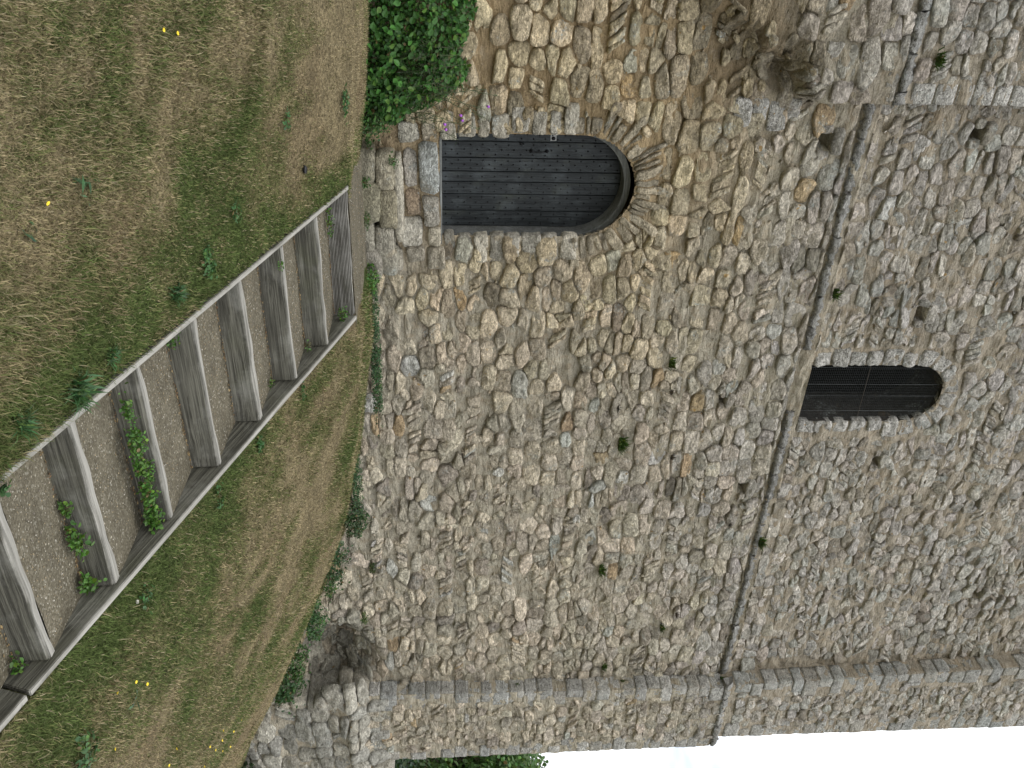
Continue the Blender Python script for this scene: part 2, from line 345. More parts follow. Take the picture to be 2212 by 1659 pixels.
# openings (convex zones): door = rect + half circle; window the same
DOOR = dict(x0=2.845, x1=3.985, z0=.008, zs=1.46, cx=3.415, r=.635)
WIN = dict(x0=5.735, x1=6.60, z0=4.62, zs=6.03, cx=6.1675, r=.45)
def inside(o, x, z, g=0.0):
    a = (x > o['x0'] - g) & (x < o['x1'] + g) & (z > o['z0'] - g) & (z <= o['zs'])
    b = (z > o['zs']) & (((x - o['cx']) / ((o['x1'] - o['x0']) / 2 + g)) ** 2 + ((z - o['zs']) / (o['r'] + g)) ** 2 < 1)
    return a | b
def outline(o, g=0.0, n=18):
    hw = (o['x1'] - o['x0']) / 2 + g
    P = [(o['x0'] - g, o['z0'] - g), (o['x1'] + g, o['z0'] - g)]
    for k in range(n + 1):
        t = math.pi * k / n; P.append((o['cx'] + hw * math.cos(t), o['zs'] + (o['r'] + g) * math.sin(t)))
    return np.array(P)

tower = empty('castle_tower', (6.9, 0, -2.6), 'tall ragstone castle tower wall with a studded door and a small arched window', 'tower')

# mortar bed: fine height field with the openings cut out
def mortar_sheet(name, X0, X1, Z0, Z1, step, yf, openings=(), zb=None):
    xs = np.linspace(X0, X1, int((X1 - X0) / step) + 1); zs = np.linspace(Z0, Z1, int((Z1 - Z0) / step) + 1)
    X, Z = np.meshgrid(xs, zs, indexing='ij')
    rough = (fbm(X * 5, Z * 15, 0, 2, 4) - .5) * .085 + (noise(X * 38, Z * 38, 0, 6) - .5) * .010 + (fbm(X * 1.3, Z * 1.3, 0, 12) - .5) * .05
    X2, Z2 = X.copy(), Z.copy()
    keep = np.ones((len(xs) - 1, len(zs) - 1), bool)
    xc = (X[:-1, :-1] + X[1:, 1:]) / 2; zc = (Z[:-1, :-1] + Z[1:, 1:]) / 2
    for o in openings:
        keep &= ~inside(o, xc, zc)
        P = outline(o, 0, 60); P = np.vstack([P, P[:1]]); dn = []
        for a, b in zip(P[:-1], P[1:]):
            k = max(1, int(np.linalg.norm(b - a) / .01)); dn.append(a + (b - a) * np.linspace(0, 1, k, endpoint=False)[:, None])
        dn = np.vstack(dn)
        m_ = (X > o['x0'] - .2) & (X < o['x1'] + .2) & (Z > o['z0'] - .2) & (Z < o['zs'] + o['r'] + .2)
        q = np.argwhere(m_)
        pt = np.stack([X[m_], Z[m_]], -1)
        d = ((pt[:, None, :] - dn[None]) ** 2).sum(-1); j = d.argmin(1); dm = np.sqrt(d[np.arange(len(j)), j])
        ins = inside(o, pt[:, 0], pt[:, 1])
        for (a, b), jj, dd_, i_ in zip(q, j, dm, ins):
            if dd_ < step * .75 and (i_ or dd_ < step * .35): X2[a, b], Z2[a, b] = dn[jj]; rough[a, b] = 0
    Y = yf(X, Z) - np.where(Z < 4.5, .008, .012) - rough * 1.0
    ii = np.arange(X.size).reshape(X.shape)
    F = np.stack([ii[:-1, :-1], ii[1:, :-1], ii[1:, 1:], ii[:-1, 1:]], -1)[keep]
    return np.c_[X2.ravel(), Y.ravel(), Z2.ravel()], F, mortar_tint(X.ravel(), Z.ravel())
V, F, T = mortar_sheet('m', .66, 11.70, -3.6, 12.4, .027, off, (DOOR, WIN))
fc = V[F].mean(1); isb = (fc[:, 0] < 2.40) & (fc[:, 2] > eroded(fc[:, 0]) - .1)
mk('mortar_face', V, F[~isb], M_mortar, tower, loc=(6.9, 0, -2.6), tint=T)
mk('buttress_mortar', V, F[isb], M_mortar, tower, loc=(1.5, -.2, 6), tint=T)
# pier (corner buttress on the right)
def pl(z): return np.interp(z, [-3.5, -1, 1, 4.5, 10, 12.5], [11.50, 11.50, 11.52, 11.56, 11.31, 11.25])
def pr_(z): return np.where(np.asarray(z) < 4.46, np.interp(z, [-3.5, -1.5, -1.1, 4.5], [13.42, 13.36, 13.13, 13.08]), np.interp(z, [4.5, 10, 12.5], [12.88, 12.90, 12.88]))
def poff(x, z):
    b = sst(-1.05, -1.5, z)
    return -.25 - b * (.10 + .22 * (fbm(x * 2.2, z * 2.2, 0, 15) - .3)) + np.where(np.asarray(z) > 4.55, .03, 0)
zs = np.arange(-3.8, 12.41, .03); us = np.linspace(0, 1, 60)
U, Z = np.meshgrid(us, zs, indexing='ij'); XL, XR = pl(Z), pr_(Z); X = XL + (XR - XL) * U
Y = poff(X, Z) - .014 - ((fbm(X * 7, Z * 11, 0, 2, 4) - .5) * .05 + (noise(X * 38, Z * 38, 0, 6) - .5) * .01)
Pv = [np.stack([X, Y, Z], -1)]
def strip(x, ya, yb, k, s):   # return faces of the pier
    W, Zz = np.meshgrid(np.linspace(0, 1, k), zs, indexing='ij'); Yy = ya(Zz) + (yb - ya(Zz)) * W
    return np.stack([x(Zz) + (fbm(Yy * 8, Zz * 8, s, 9) - .5) * .03 * np.minimum(1, W * 5), Yy, Zz], -1)
Yl = lambda Zz: np.interp(Zz, zs, Y[0]); Yr = lambda Zz: np.interp(Zz, zs, Y[-1])
parts = [Pv[0], strip(pl, Yl, .12, 12, 1), strip(pr_, Yr, 12.0, 24, 2)]
VV, FF, TT, base = [], [], [], 0
for P in parts:
    n_, m_ = P.shape[:2]; ii = np.arange(n_ * m_).reshape(n_, m_) + base
    FF.append(np.stack([ii[:-1, :-1], ii[1:, :-1], ii[1:, 1:], ii[:-1, 1:]], -1).reshape(-1, 4)); VV.append(P.reshape(-1, 3)); base += n_ * m_
    TT.append(mortar_tint(P[..., 0].ravel(), P[..., 2].ravel()))
mk('pier_mortar', np.vstack(VV), np.vstack(FF), M_mortar, tower, loc=(12.3, 0, -3), tint=np.vstack(TT))
# body behind (left flank, back, top) and the blank interior
bx = [(.66, -.2, -4), (.66, 12, -4), (13.0, 12, -4), (.66, -.2, 12.4), (.66, 12, 12.4), (13.0, 12, 12.4), (13.0, -.22, 12.4)]
mk('tower_body', bx, [(0, 3, 4, 1), (1, 4, 5, 2), (3, 6, 5, 4)], M_mortar, tower, loc=(6.9, 6, -2.6), tint=np.array([.27, .22, .16]), smooth=False)

# reveals of the openings
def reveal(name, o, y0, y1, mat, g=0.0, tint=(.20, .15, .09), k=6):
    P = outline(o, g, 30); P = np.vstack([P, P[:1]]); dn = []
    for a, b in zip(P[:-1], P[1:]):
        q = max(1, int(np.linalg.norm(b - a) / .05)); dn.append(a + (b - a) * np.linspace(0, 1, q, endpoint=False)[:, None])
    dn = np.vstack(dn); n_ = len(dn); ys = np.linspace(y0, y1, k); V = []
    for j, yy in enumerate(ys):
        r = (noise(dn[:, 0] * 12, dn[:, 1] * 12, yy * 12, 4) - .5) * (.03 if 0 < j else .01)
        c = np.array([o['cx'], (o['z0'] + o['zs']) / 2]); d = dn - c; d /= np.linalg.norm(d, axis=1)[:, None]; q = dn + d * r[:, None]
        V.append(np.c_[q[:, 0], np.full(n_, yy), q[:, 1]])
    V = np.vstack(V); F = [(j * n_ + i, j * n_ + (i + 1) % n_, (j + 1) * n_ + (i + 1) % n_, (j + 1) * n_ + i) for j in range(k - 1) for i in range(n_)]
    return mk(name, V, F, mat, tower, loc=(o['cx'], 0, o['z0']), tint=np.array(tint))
reveal('door_reveal', DOOR, .03, .46, M_mortar, g=.10)
reveal('window_reveal', WIN, .06, .75, M_dress, tint=(.045, .041, .036), k=8)  # near-black tint: shade inside the opening painted into the stone colour
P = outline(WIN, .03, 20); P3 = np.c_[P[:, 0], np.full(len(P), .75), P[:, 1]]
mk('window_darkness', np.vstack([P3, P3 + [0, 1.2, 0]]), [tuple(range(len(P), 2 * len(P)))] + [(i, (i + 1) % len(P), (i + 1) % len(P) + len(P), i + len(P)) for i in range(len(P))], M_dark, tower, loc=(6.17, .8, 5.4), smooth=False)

# ------------------------------------------------------------------ stones
def clip(P, n, c):   # keep n.p <= c
    if len(P) == 0: return P
    d = P @ n - c; out = []
    for i in range(len(P)):
        j = (i + 1) % len(P)
        if d[i] <= 0: out.append(P[i])
        if (d[i] < 0 < d[j]) or (d[j] < 0 < d[i]): t = d[i] / (d[i] - d[j]); out.append(P[i] + (P[j] - P[i]) * t)
    return np.array(out) if out else np.zeros((0, 2))
def area(P):
    x, y = P[:, 0], P[:, 1]; return .5 * abs(np.dot(x, np.roll(y, -1)) - np.dot(y, np.roll(x, -1)))
def cells(X0, X1, Z0, Z1, hmin, hmax, wmin, wmax, seed, slope=None, tilt=.0):
    """coursed rubble: sites in rows, bounded by bisectors, shrunk by a joint"""
    r = np.random.default_rng(seed); S = []; SL = []; PH = []; z = Z0; row = 0
    while z < Z1:
        h = r.uniform(hmin, hmax); x = X0 + r.uniform(-.2, 0)
        wob = r.uniform(0, 50); sgn = r.choice([-1, 1])
        while x < X1 + .1:
            q = r.random()
            if r.random() < .045 and h > .14:      # a run of thin slabs set on edge, leaning
                m = r.integers(3, 8); sh = sgn * r.uniform(.35, .8) * h
                for _k in range(m):
                    w = r.uniform(.055, .11); zc = z + h / 2 + (noise(x * .8 + wob, row) - .5) * .09
                    S.append((x + w / 2, zc + .045)); S.append((x + w / 2, zc - .045)); SL.append([(x - sh / 2 + .004, zc - h / 2 + .012), (x - sh / 2 + w - .006, zc - h / 2 + .01), (x + sh / 2 + w - .006, zc + h / 2 - .012), (x + sh / 2 + .004, zc + h / 2 - .01)]); x += w
                PH.append((x - m * .065, x, z, z + h)); continue
            if r.random() < (.12 if x < 5 and z < 3.2 else .05): x += r.uniform(.03, .07); continue
            w = r.uniform(wmin, wmax) * (1.0 if q < .7 else .5 if q < .93 else 1.35)
            zc = z + h / 2 + (noise(x * .8 + wob, row) - .5) * .09
            if r.random() < .17:
                S.append((x + w / 2, zc + h * .24)); S.append((x + w / 2 + r.uniform(-.03, .03), zc - h * .26))
            else:
                S.append((x + w / 2, zc + r.uniform(-.07, .07) * h))
            x += w
        z += h; row += 1
    S = np.array(S); S = S[(S[:, 0] > X0 - .1) & (S[:, 0] < X1 + .1)]
    key = {}
    for i, (a, b) in enumerate(S): key.setdefault((int(a // .4), int(b // .4)), []).append(i)
    out = []; asp = 1.55   # rows are flatter than they are wide
    for i, s in enumerate(S):
        if not (X0 <= s[0] <= X1): continue
        ka, kb = int(s[0] // .4), int(s[1] // .4)
        nb = [j for a in (-1, 0, 1) for b in (-1, 0, 1) for j in key.get((ka + a, kb + b), ()) if j != i]
        P = np.array([[s[0] - .36, s[1] - .20], [s[0] + .36, s[1] - .20], [s[0] + .36, s[1] + .20], [s[0] - .36, s[1] + .20]])
        D = S[nb] - s; o_ = np.argsort((D[:, 0] ** 2 + (D[:, 1] * asp) ** 2))[:14]
        g = r.choice([.002, .005, .009, .014, .020], p=[.25, .3, .22, .15, .08])
        if any(a <= s[0] <= b and c <= s[1] <= d for a, b, c, d in PH): continue
        for j in o_:
            n = np.array([D[j, 0], D[j, 1] * asp * asp]); ln = np.linalg.norm(n); mid = s + D[j] / 2
            P = clip(P, n / ln, (mid @ n) / ln - g)
            if len(P) < 3: break
        if len(P) >= 3 and area(P) > .0012: out.append(P)
    return out + [np.array(q) for q in SL if X0 < q[0][0] < X1 - .1]
def rounded(P, n=16, cut=.12):
    A = P; B = np.roll(P, -1, 0); Q = np.stack([A * (1 - cut) + B * cut, A * cut + B * (1 - cut)], 1).reshape(-1, 2)
    B = np.roll(Q, -1, 0); l = np.linalg.norm(B - Q, axis=1); c = np.r_[0, np.cumsum(l)]; t = np.linspace(0, c[-1], n, endpoint=False)
    Q2 = np.vstack([Q, Q[:1]]); return np.c_[np.interp(t, c, Q2[:, 0]), np.interp(t, c, Q2[:, 1])]
def stone_geo(P, h, r, n=16, cut=.12, rag=.07, back=.07):
    """outline rings of one stone: x, z, depth (noise and wall profile are added for all stones together)"""
    C = P.mean(0); Q = rounded(P, n, cut); R = Q - C; ph = r.uniform(0, 99)
    R = R * (1 + r.uniform(-rag, rag, n) * .55)[:, None]
    tx, tz = r.uniform(-.22, .22, 2); V = []
    for s, d in ((1.0, -back), (1.0, .30 * h), (.955, .88 * h), (.70, 1.0 * h), (.34, 1.02 * h)):
        q = C + R * s; dep = np.full(n, d) if d < 0 else d + (R[:, 0] * tx + R[:, 1] * tz) * s
        V.append(np.c_[q[:, 0], dep, q[:, 1], np.full(n, ph), np.full(n, float(d > 0))])
    V.append(np.array([[C[0], h * 1.02, C[1], ph, 1.0]]))
    return np.vstack(V)
def stone_faces(n):
    F = []; i = np.arange(n); j = (i + 1) % n
    for k in range(4):
        a, b = k * n, (k + 1) * n
        F.append(np.stack([a + i, a + j, b + j], -1)); F.append(np.stack([a + i, b + j, b + i], -1))
    F.append(np.stack([4 * n + i, 4 * n + j, np.full(n, 5 * n)], -1))
    return np.vstack(F)[:, ::-1]
SF = {n: stone_faces(n) for n in (8, 10, 16, 18, 20)}
def finish(raw, yfs):
    """raw: list of (rows of stone_geo), yfs: which wall profile each uses -> list of vertex arrays"""
    out = [None] * len(raw)
    for f in set(yfs):
        ids = [i for i in range(len(raw)) if yfs[i] is f]; A = np.vstack([raw[i] for i in ids]); x, d, z, ph, fr = A.T
        dx = (noise(x * 9 + ph, z * 9, ph) - .5) * .034; dz = (noise(x * 9, z * 9 + ph, ph + 7) - .5) * .030
        d = d + fr * ((noise(x * 7, z * 10, ph) - .5) * .040 + (noise(x * 16, z * 24, ph) - .5) * .040 + (noise(x * 42, z * 52, ph) - .5) * .018)
        V = np.c_[x + dx, f(x, z) - d, z + dz]; k = 0
        for i in ids: n = len(raw[i]); out[i] = V[k:k + n]; k += n
    return out
PAL = np.array([[.350, .322, .262], [.395, .362, .295], [.315, .295, .248], [.355, .332, .282], [.300, .278, .228], [.43, .395, .322], [.37, .335, .268]])
PALU = np.array([[.325, .317, .295], [.350, .340, .312], [.295, .288, .268], [.325, .325, .308], [.375, .363, .335], [.31, .292, .258]])
def tint_of(x, z, r):
    up_ = sst(2.2, 5.0, z + r.uniform(-1, 1))
    c = PAL[r.integers(len(PAL))] * (1 - up_) + PALU[r.integers(len(PALU))] * up_
    q = r.random()
    if q < .022 and z < 4: c = np.array([.34, .275, .18]) * r.uniform(.8, 1.15)
    elif q < .06: c = np.array([.22, .205, .175])
    elif q < .09: c = np.array([.33, .34, .32])
    wm = sst(6.5, 3.5, x + (noise(x, z, 3) - .5) * 2) * sst(4.2, 2.8, z); c = c * (1 + np.array([.05, -.01, -.16]) * float(wm))
    c = c * np.array([1.07, 1.02, .975]) * r.uniform(.84, 1.18) * (1 + r.uniform(-.02, .02, 3))
    d = float(damp(x, z)) * .75
    return c * (1 - d) + np.array([.13, .105, .07]) * d
r = np.random.default_rng(11)
CAM = np.array([0, -9.09, 0])
stones = []      # (V, F, tint, apparent size)
def inframe(V):
    d = V.mean(0) - CAM; q = d @ np.array(fw); return abs(d @ np.array(rt) / q) < .435 and abs(d @ np.array(up) / q) < .58
def seen_size(V): return (V.max(0) - V.min(0)).max() / np.linalg.norm(V.mean(0) - CAM)
zone_door = outline(DOOR, .30); SILL = (2.70, 4.45, -.85, .01)
def cut_zone(P, o, g):
    """clip a cell against the grown outline of an opening (convex), None if the cell lies in it"""
    C = P.mean(0)
    if inside(o, C[0], C[1], g): return None
    if C[0] < o['x0'] - g - .5 or C[0] > o['x1'] + g + .5 or C[1] < o['z0'] - g - .5 or C[1] > o['zs'] + o['r'] + g + .5: return P
    Q = outline(o, g, 24); nx_ = np.roll(Q, -1, 0); best = None
    e = nx_ - Q; nrm = np.c_[e[:, 1], -e[:, 0]]; nrm /= np.linalg.norm(nrm, axis=1)[:, None]
    d = ((C - Q) * nrm).sum(1); k = d.argmax(); n = nrm[k]
    return clip(P, -n, -(Q[k] @ n + .012))
def add(P, yf, h, n=20, cut=None, rag=.07, tint=None):
    C = P.mean(0); cut = r.uniform(.06, .20) if cut is None else cut
    stones.append((stone_geo(P, h, r, n, cut, rag), yf, n, tint_of(C[0], C[1], r) if tint is None else np.array(tint)))
def hstone(z): return r.uniform(.016, .062) if z < 4.5 else r.uniform(.014, .050)
for P in cells(.68, 11.62, -3.6, 4.56, .14, .255, .16, .50, 3):
    C = P.mean(0)
    if C[1] < float(G(C[0], -.05)) - .25: continue
    bt = C[1] > float(eroded(C[0])) - .1
    if bt and C[0] < 2.395: P = clip(P, np.array([1., 0]), 2.388)
    elif bt and C[0] < 2.6: P = clip(P, np.array([-1., 0]), -2.41)
    P = clip(P, np.array([0, 1.]), 4.40 if C[0] > 2.395 else 4.595)
    if len(P) < 3: continue
    P = cut_zone(P, DOOR, .27 if C[1] > 1.2 else .0 if C[1] > .25 else .0)
    if P is None or len(P) < 3 or area(P) < .0015: continue
    C = P.mean(0)
    if SILL[0] < C[0] < SILL[1] and SILL[2] < C[1] < SILL[3]: continue
    if any(abs(C[0] - a) < c + .05 and abs(C[1] - b) < d + .04 for a, b, c, d in HOLES): continue
    if float(damp(C[0], C[1])) > .55 and r.random() < .3: continue
    if r.random() < .035: continue
    add(P, off, hstone(C[1]) * (1.2 if C[0] < 6 and C[1] < 2.5 else 1) + .022 * (float(noise(C[0] * .7, C[1] * 5.7, 0, 88)) - .4))
for P in cells(.68, 11.36, 4.58, 12.3, .13, .225, .15, .44, 5):
    C = P.mean(0)
    if C[1] > 12.2: continue
    if C[0] < 2.395:
        if C[1] < 4.78: continue
        P = clip(P, np.array([1., 0]), 2.20 if C[1] > 4.7 else 2.388)
    else: P = clip(P, np.array([-1., 0]), -2.41)
    P = clip(P, np.array([0, -1.]), -4.60); P = clip(P, np.array([1., 0]), float(pl(C[1])) + .06)
    if len(P) < 3: continue
    P = cut_zone(P, WIN, .25)
    if P is None or len(P) < 3 or area(P) < .0015: continue
    C = P.mean(0)
    if any(abs(C[0] - a) < c + .05 and abs(C[1] - b) < d + .04 for a, b, c, d in HOLES): continue
    if r.random() < .03: continue
    add(P, off, hstone(C[1]) + .02 * (float(noise(C[0] * .7, C[1] * 5.7, 0, 88)) - .4))
# rubble between the quoins of the pier
z = -1.15; QL = []
while z < 12.2:
    h = r.uniform(.17, .27)
    if z < 4.44 < z + h: h = 4.44 - z
    if h < .08: z += h; continue
    if 4.43 < z < 4.6: z = 4.64; continue
    QL.append((z, h)); z += h
for P in cells(11.72, 12.95, -1.15, 12.2, .14, .23, .14, .30, 8):
    C = P.mean(0)
    if C[1] < float(G(C[0], -.35)) - .2: continue
    if C[1] > -1.15:
        if 4.42 < C[1] < 4.66: continue
        k = [i for i, (a, b) in enumerate(QL) if a <= C[1] < a + b]
        wl = (.22, .36)[k[0] % 2] if k else .3; wr = (.34, .22)[k[0] % 2] if k else .3
        P = clip(P, np.array([-1., 0]), -(float(pl(C[1])) + wl)); P = clip(P, np.array([1., 0]), float(pr_(C[1])) - wr)
        if len(P) < 3 or area(P) < .002: continue
        add(P, poff, hstone(C[1]))
for P in cells(11.46, 13.40, -3.4, -1.16, .17, .32, .18, .50, 18):   # big broken core stones of the pier foot
    C = P.mean(0)
    if C[1] < float(G(C[0], -.4)) - .2 or len(P) < 3: continue
    add(P, poff, r.uniform(.02, .11), n=20, rag=.10, cut=.1, tint=PAL[r.integers(7)] * np.array([.95, .98, 1.02]) * r.uniform(.75, 1.05))
def lump(cx, cz, a): return np.array([cx, cz]) + np.array([[math.cos(t) * a * 1.3, math.sin(t) * a * .8] for t in np.sort((np.arange(6) + r.uniform(-.35, .35, 6)) * 1.047)])
for k in range(95):   # loose core lumps inside the robbed plinth
    add(lump(r.uniform(10.0, 11.55), r.uniform(-2.6, -1.1), r.uniform(.04, .17)), off, r.uniform(.03, .12), n=16, rag=.10, cut=.08, tint=np.array([.23, .215, .175]) * r.uniform(.6, 1.45))
for k in range(70):   # torn rubble core under the left buttress
    cx = r.uniform(1.0, 2.34); add(lump(cx, float(eroded(cx)) - r.uniform(-.12, .75), r.uniform(.025, .085)), off, r.uniform(.015, .065), rag=.10, cut=.08, tint=np.array([.27, .225, .15]) * r.uniform(.6, 1.4))
for k in range(1500):   # small pinnings pushed into the joints
    cx, cz = r.uniform(.8, 11.5), r.uniform(-1.6, 12)
    if cz < float(G(cx, 0)) or inside(DOOR, cx, cz, .05) or inside(WIN, cx, cz, .05) or 4.38 < cz < 4.66: continue
    a = r.uniform(.018, .050); e = r.uniform(.25, .6); P = np.array([cx, cz]) + np.array([[math.cos(t) * a, math.sin(t) * a * e] for t in np.sort(r.uniform(0, 6.28, 6))])
    add(P, off, r.uniform(.012, .045), n=8, cut=.1)
# named dressed stones -------------------------------------------------
named = []
def addn(name, P, yf, h, tint=None, mat=None, n=18, it=2, rag=.05, label=None):
    C = np.mean(P, 0); named.append((name, stone_geo(np.array(P, float), h, r, n, .07 if it == 1 else .12, rag), yf, n, tint_of(C[0], C[1], r) if tint is None else np.array(tint), mat or M_dress, label))
ASH = lambda: np.array([.37, .355, .33]) * r.uniform(.85, 1.12)
TUF = lambda: np.array([.43, .415, .385]) * r.uniform(.85, 1.1)
def boulder(name, x0, x1, y0, y1, z0, z1, tint, parent, mat=None, amp=.03, pw=6, cuts=5):
    bm = bmesh.new(); bmesh.ops.create_cube(bm, size=1); bmesh.ops.subdivide_edges(bm, edges=bm.edges[:], cuts=cuts, use_grid_fill=True)
    V = np.array([v.co[:] for v in bm.verts]); F = [[v.index for v in f.verts] for f in bm.faces]; bm.free()
    q = V * 2; V = V / ((np.abs(q) ** pw).sum(1) ** (1. / pw))[:, None]
    W = np.c_[(x0 + x1) / 2 + V[:, 0] * (x1 - x0), (y0 + y1) / 2 + V[:, 1] * (y1 - y0), (z0 + z1) / 2 + V[:, 2] * (z1 - z0)]
    nrm = V / np.linalg.norm(V, axis=1)[:, None]
    W = W + nrm * ((fbm(W[:, 0] * 5, W[:, 1] * 5, W[:, 2] * 9, 3) - .5) * amp * 2 + (noise(W[:, 0] * 25, W[:, 1] * 25, W[:, 2] * 40, 3) - .5) * amp * .5)[:, None]
    return mk(name, W, F, mat or M_stone, parent, loc=((x0 + x1) / 2, (y0 + y1) / 2, z0), tint=np.array(tint))
for i, (z, h) in enumerate(QL):
    a, b = float(pl(z)), float(pr_(z + .01)); wl = (.19, .34)[i % 2] + r.uniform(-.07, .08); wr = (.32, .19)[i % 2] + r.uniform(-.07, .08)
    f = -.272 if z < 4.5 else -.245; t1, t2 = PALU[r.integers(6)] * r.uniform(.95, 1.2), PALU[r.integers(6)] * r.uniform(.95, 1.2)
    boulder('quoin', a - .006 + r.uniform(-.010, .006), a + wl, f + r.uniform(-.012, .014), .03, z + .001, z + h - .002, t1, tower, M_tufa, amp=.010, pw=26, cuts=5)
    boulder('quoin', b - wr, b + .010 + r.uniform(-.020, .012), f + r.uniform(-.012, .014), .03, z + .001, z + h - .002, t2, tower, M_tufa, amp=.014, pw=18, cuts=5)
z = 4.80
while z < 12:
    h = r.uniform(.17, .26); w = r.choice([.2, .33]); boulder('quoin', 2.388 - w, 2.402, -.215, .05, z + .004, z + h - .008, TUF(), tower, M_tufa, amp=.008, pw=16, cuts=4); z += h
z = -1.15 - .02
for h in (.24, .20, .27, .19, .25, .22, .24, .2, .26):   # ragged core blocks down the broken corner of the pier foot
    z -= h; boulder('core_stone', 11.40 + r.uniform(-.08, .08), 11.40 + r.uniform(.22, .5), -.36 + r.uniform(-.08, .03), .22, z, z + h + .01, PAL[r.integers(7)] * r.uniform(.75, 1.0), tower, amp=.035, pw=9)
z = 3.05
for w, h in ((.30, .19), (.24, .17), (.34, .2), (.22, .16)):   # pale squared stones just right of the break
    addn('quoin', [(2.42, z), (2.42 + w, z + .01), (2.41 + w, z + h - .015), (2.425, z + h - .02)], off, .05, TUF() * .95, M_tufa, it=1, rag=.03); z += h
# pale squared stones up the left edge of the pier wall, at the join
z = -.9
while z < 4.3:
    h = r.uniform(.17, .26); z += h
# door arch voussoirs: thin slabs on edge
hw = (DOOR['x1'] - DOOR['x0']) / 2; k = 0; t = -.02
while t < math.pi + .02:
    dt = r.uniform(.07, .19); ln = r.uniform(.18, .46); a, b = t + .012, t + dt - .012
    pts = [(DOOR['cx'] + (hw + .01 + r.uniform(0, .03)) * math.cos(a), DOOR['zs'] + (DOOR['r'] + .01) * math.sin(a)), (DOOR['cx'] + (hw + .01) * math.cos(b), DOOR['zs'] + (DOOR['r'] + .01 + r.uniform(0, .03)) * math.sin(b)),
           (DOOR['cx'] + (hw + ln) * math.cos(b), DOOR['zs'] + (DOOR['r'] + ln) * math.sin(b)), (DOOR['cx'] + (hw + ln) * math.cos(a), DOOR['zs'] + (DOOR['r'] + ln) * math.sin(a))]
    addn('voussoir', pts, off, r.uniform(.01, .06), PAL[r.integers(7)] * r.uniform(.75, 1.05) * np.array([1, .94, .84]), M_stone, rag=.06); t += dt
# jamb stones
for side in (0, 1):
    z = .03
    while z < 1.42:
        h = r.uniform(.11, .22); w = r.uniform(.18, .34)
        if side == 0: j = r.uniform(-.03, .035); pts = [(2.85 + j - w, z), (2.85 + j, z + .006), (2.85 + j, z + h - .015), (2.85 + j - w, z + h - .02)]
        else: j = r.uniform(-.005, .02); pts = [(3.975 - j, z), (3.975 - j + w, z + .01), (3.975 - j + w, z + h - .02), (3.975 - j, z + h - .015)]
        addn('jamb_stone', pts, off, r.uniform(.035, .07), PAL[r.integers(7)] * r.uniform(.9, 1.12), M_stone, it=1, rag=.05); z += h + .008
# sill and footing courses under the door
for x0, x1, z0, z1, hh, c in ((2.74, 2.92, -.02, .16, .05, (.38, .36, .29)), (2.93, 3.50, -.235, -.02, .10, (.33, .34, .32)), (3.52, 3.86, -.20, -.02, .08, (.28, .26, .22)), (3.87, 4.10, -.15, .0, .08, (.40, .36, .28)), (3.0, 3.42, -.39, -.25, .07, (.30, .275, .235)),
                              (3.44, 3.74, -.38, -.22, .05, (.26, .20, .14)), (3.75, 4.08, -.43, -.20, .10, (.41, .38, .32)), (4.10, 4.30, -.40, -.18, .07, (.33, .29, .23)), (4.12, 4.40, -.66, -.42, .08, (.32, .29, .235)), (4.12, 4.4, -.16, .04, .06, (.35, .31, .24)), (2.72, 2.95, -.45, -.22, .06, (.37, .35, .29)), (2.72, 2.92, -.2, -.04, .05, (.33, .29, .22))):
    addn('footing_stone', [(x0, z0), (x1, z0 + .01), (x1 - .01, z1), (x0 + .01, z1 - .01)], off, hh, c, M_stone, n=20, it=1, rag=.05)
# window jambs, arch and sill
for side in (0, 1):
    z = 4.66
    while z < 6.05:
        h = r.uniform(.19, .26); w = r.uniform(.15, .26)
        if side == 0: pts = [(5.74 - w, z), (5.74 + r.uniform(-.005, .015), z), (5.74 + r.uniform(-.005, .015), z + h - .02), (5.74 - w, z + h - .02)]
        else: pts = [(6.595, z), (6.595 + w, z), (6.595 + w, z + h - .02), (6.595, z + h - .02)]
        addn('jamb_stone', pts, off, .035, TUF(), M_tufa, it=1, rag=.03); z += h
nv = 8; hw = (WIN['x1'] - WIN['x0']) / 2
for i in range(nv):
    a, b = math.pi * i / nv + .03, math.pi * (i + 1) / nv - .03; l = r.uniform(.19, .26); l0 = .005
    pts = [(WIN['cx'] + (hw + l0) * math.cos(a), WIN['zs'] + (WIN['r'] + l0) * math.sin(a)), (WIN['cx'] + (hw + l0) * math.cos(b), WIN['zs'] + (WIN['r'] + l0) * math.sin(b)),
           (WIN['cx'] + (hw + l) * math.cos(b), WIN['zs'] + (WIN['r'] + l) * math.sin(b)), (WIN['cx'] + (hw + l) * math.cos(a), WIN['zs'] + (WIN['r'] + l) * math.sin(a))]
    addn('voussoir', pts, off, .035, TUF(), M_tufa, it=1, rag=.03)
# lintels that jut over the putlog holes
for hx, hz, hw_, hh in HOLES:
    addn('lintel_stone', [(hx - hw_ - .06, hz + hh), (hx + hw_ + .05, hz + hh), (hx + hw_ + .03, hz + hh + .11), (hx - hw_ - .05, hz + hh + .12)], off, .075, None, M_stone)
    for s_ in (-1, 1):
        xx = hx + s_ * (hw_ + .05); addn('lintel_stone', [(xx - .045, hz - hh), (xx + .045, hz - hh), (xx + .045, hz + hh), (xx - .045, hz + hh)], off, .05, None, M_stone)
for V, (nm, _g, _y, n_, t, M_, lb) in zip(finish([q[1] for q in named], [q[2] for q in named]), named): mk(nm, V, SF[n_], M_, tower, loc=tuple(V.mean(0)), tint=t, label=lb, smooth=False)
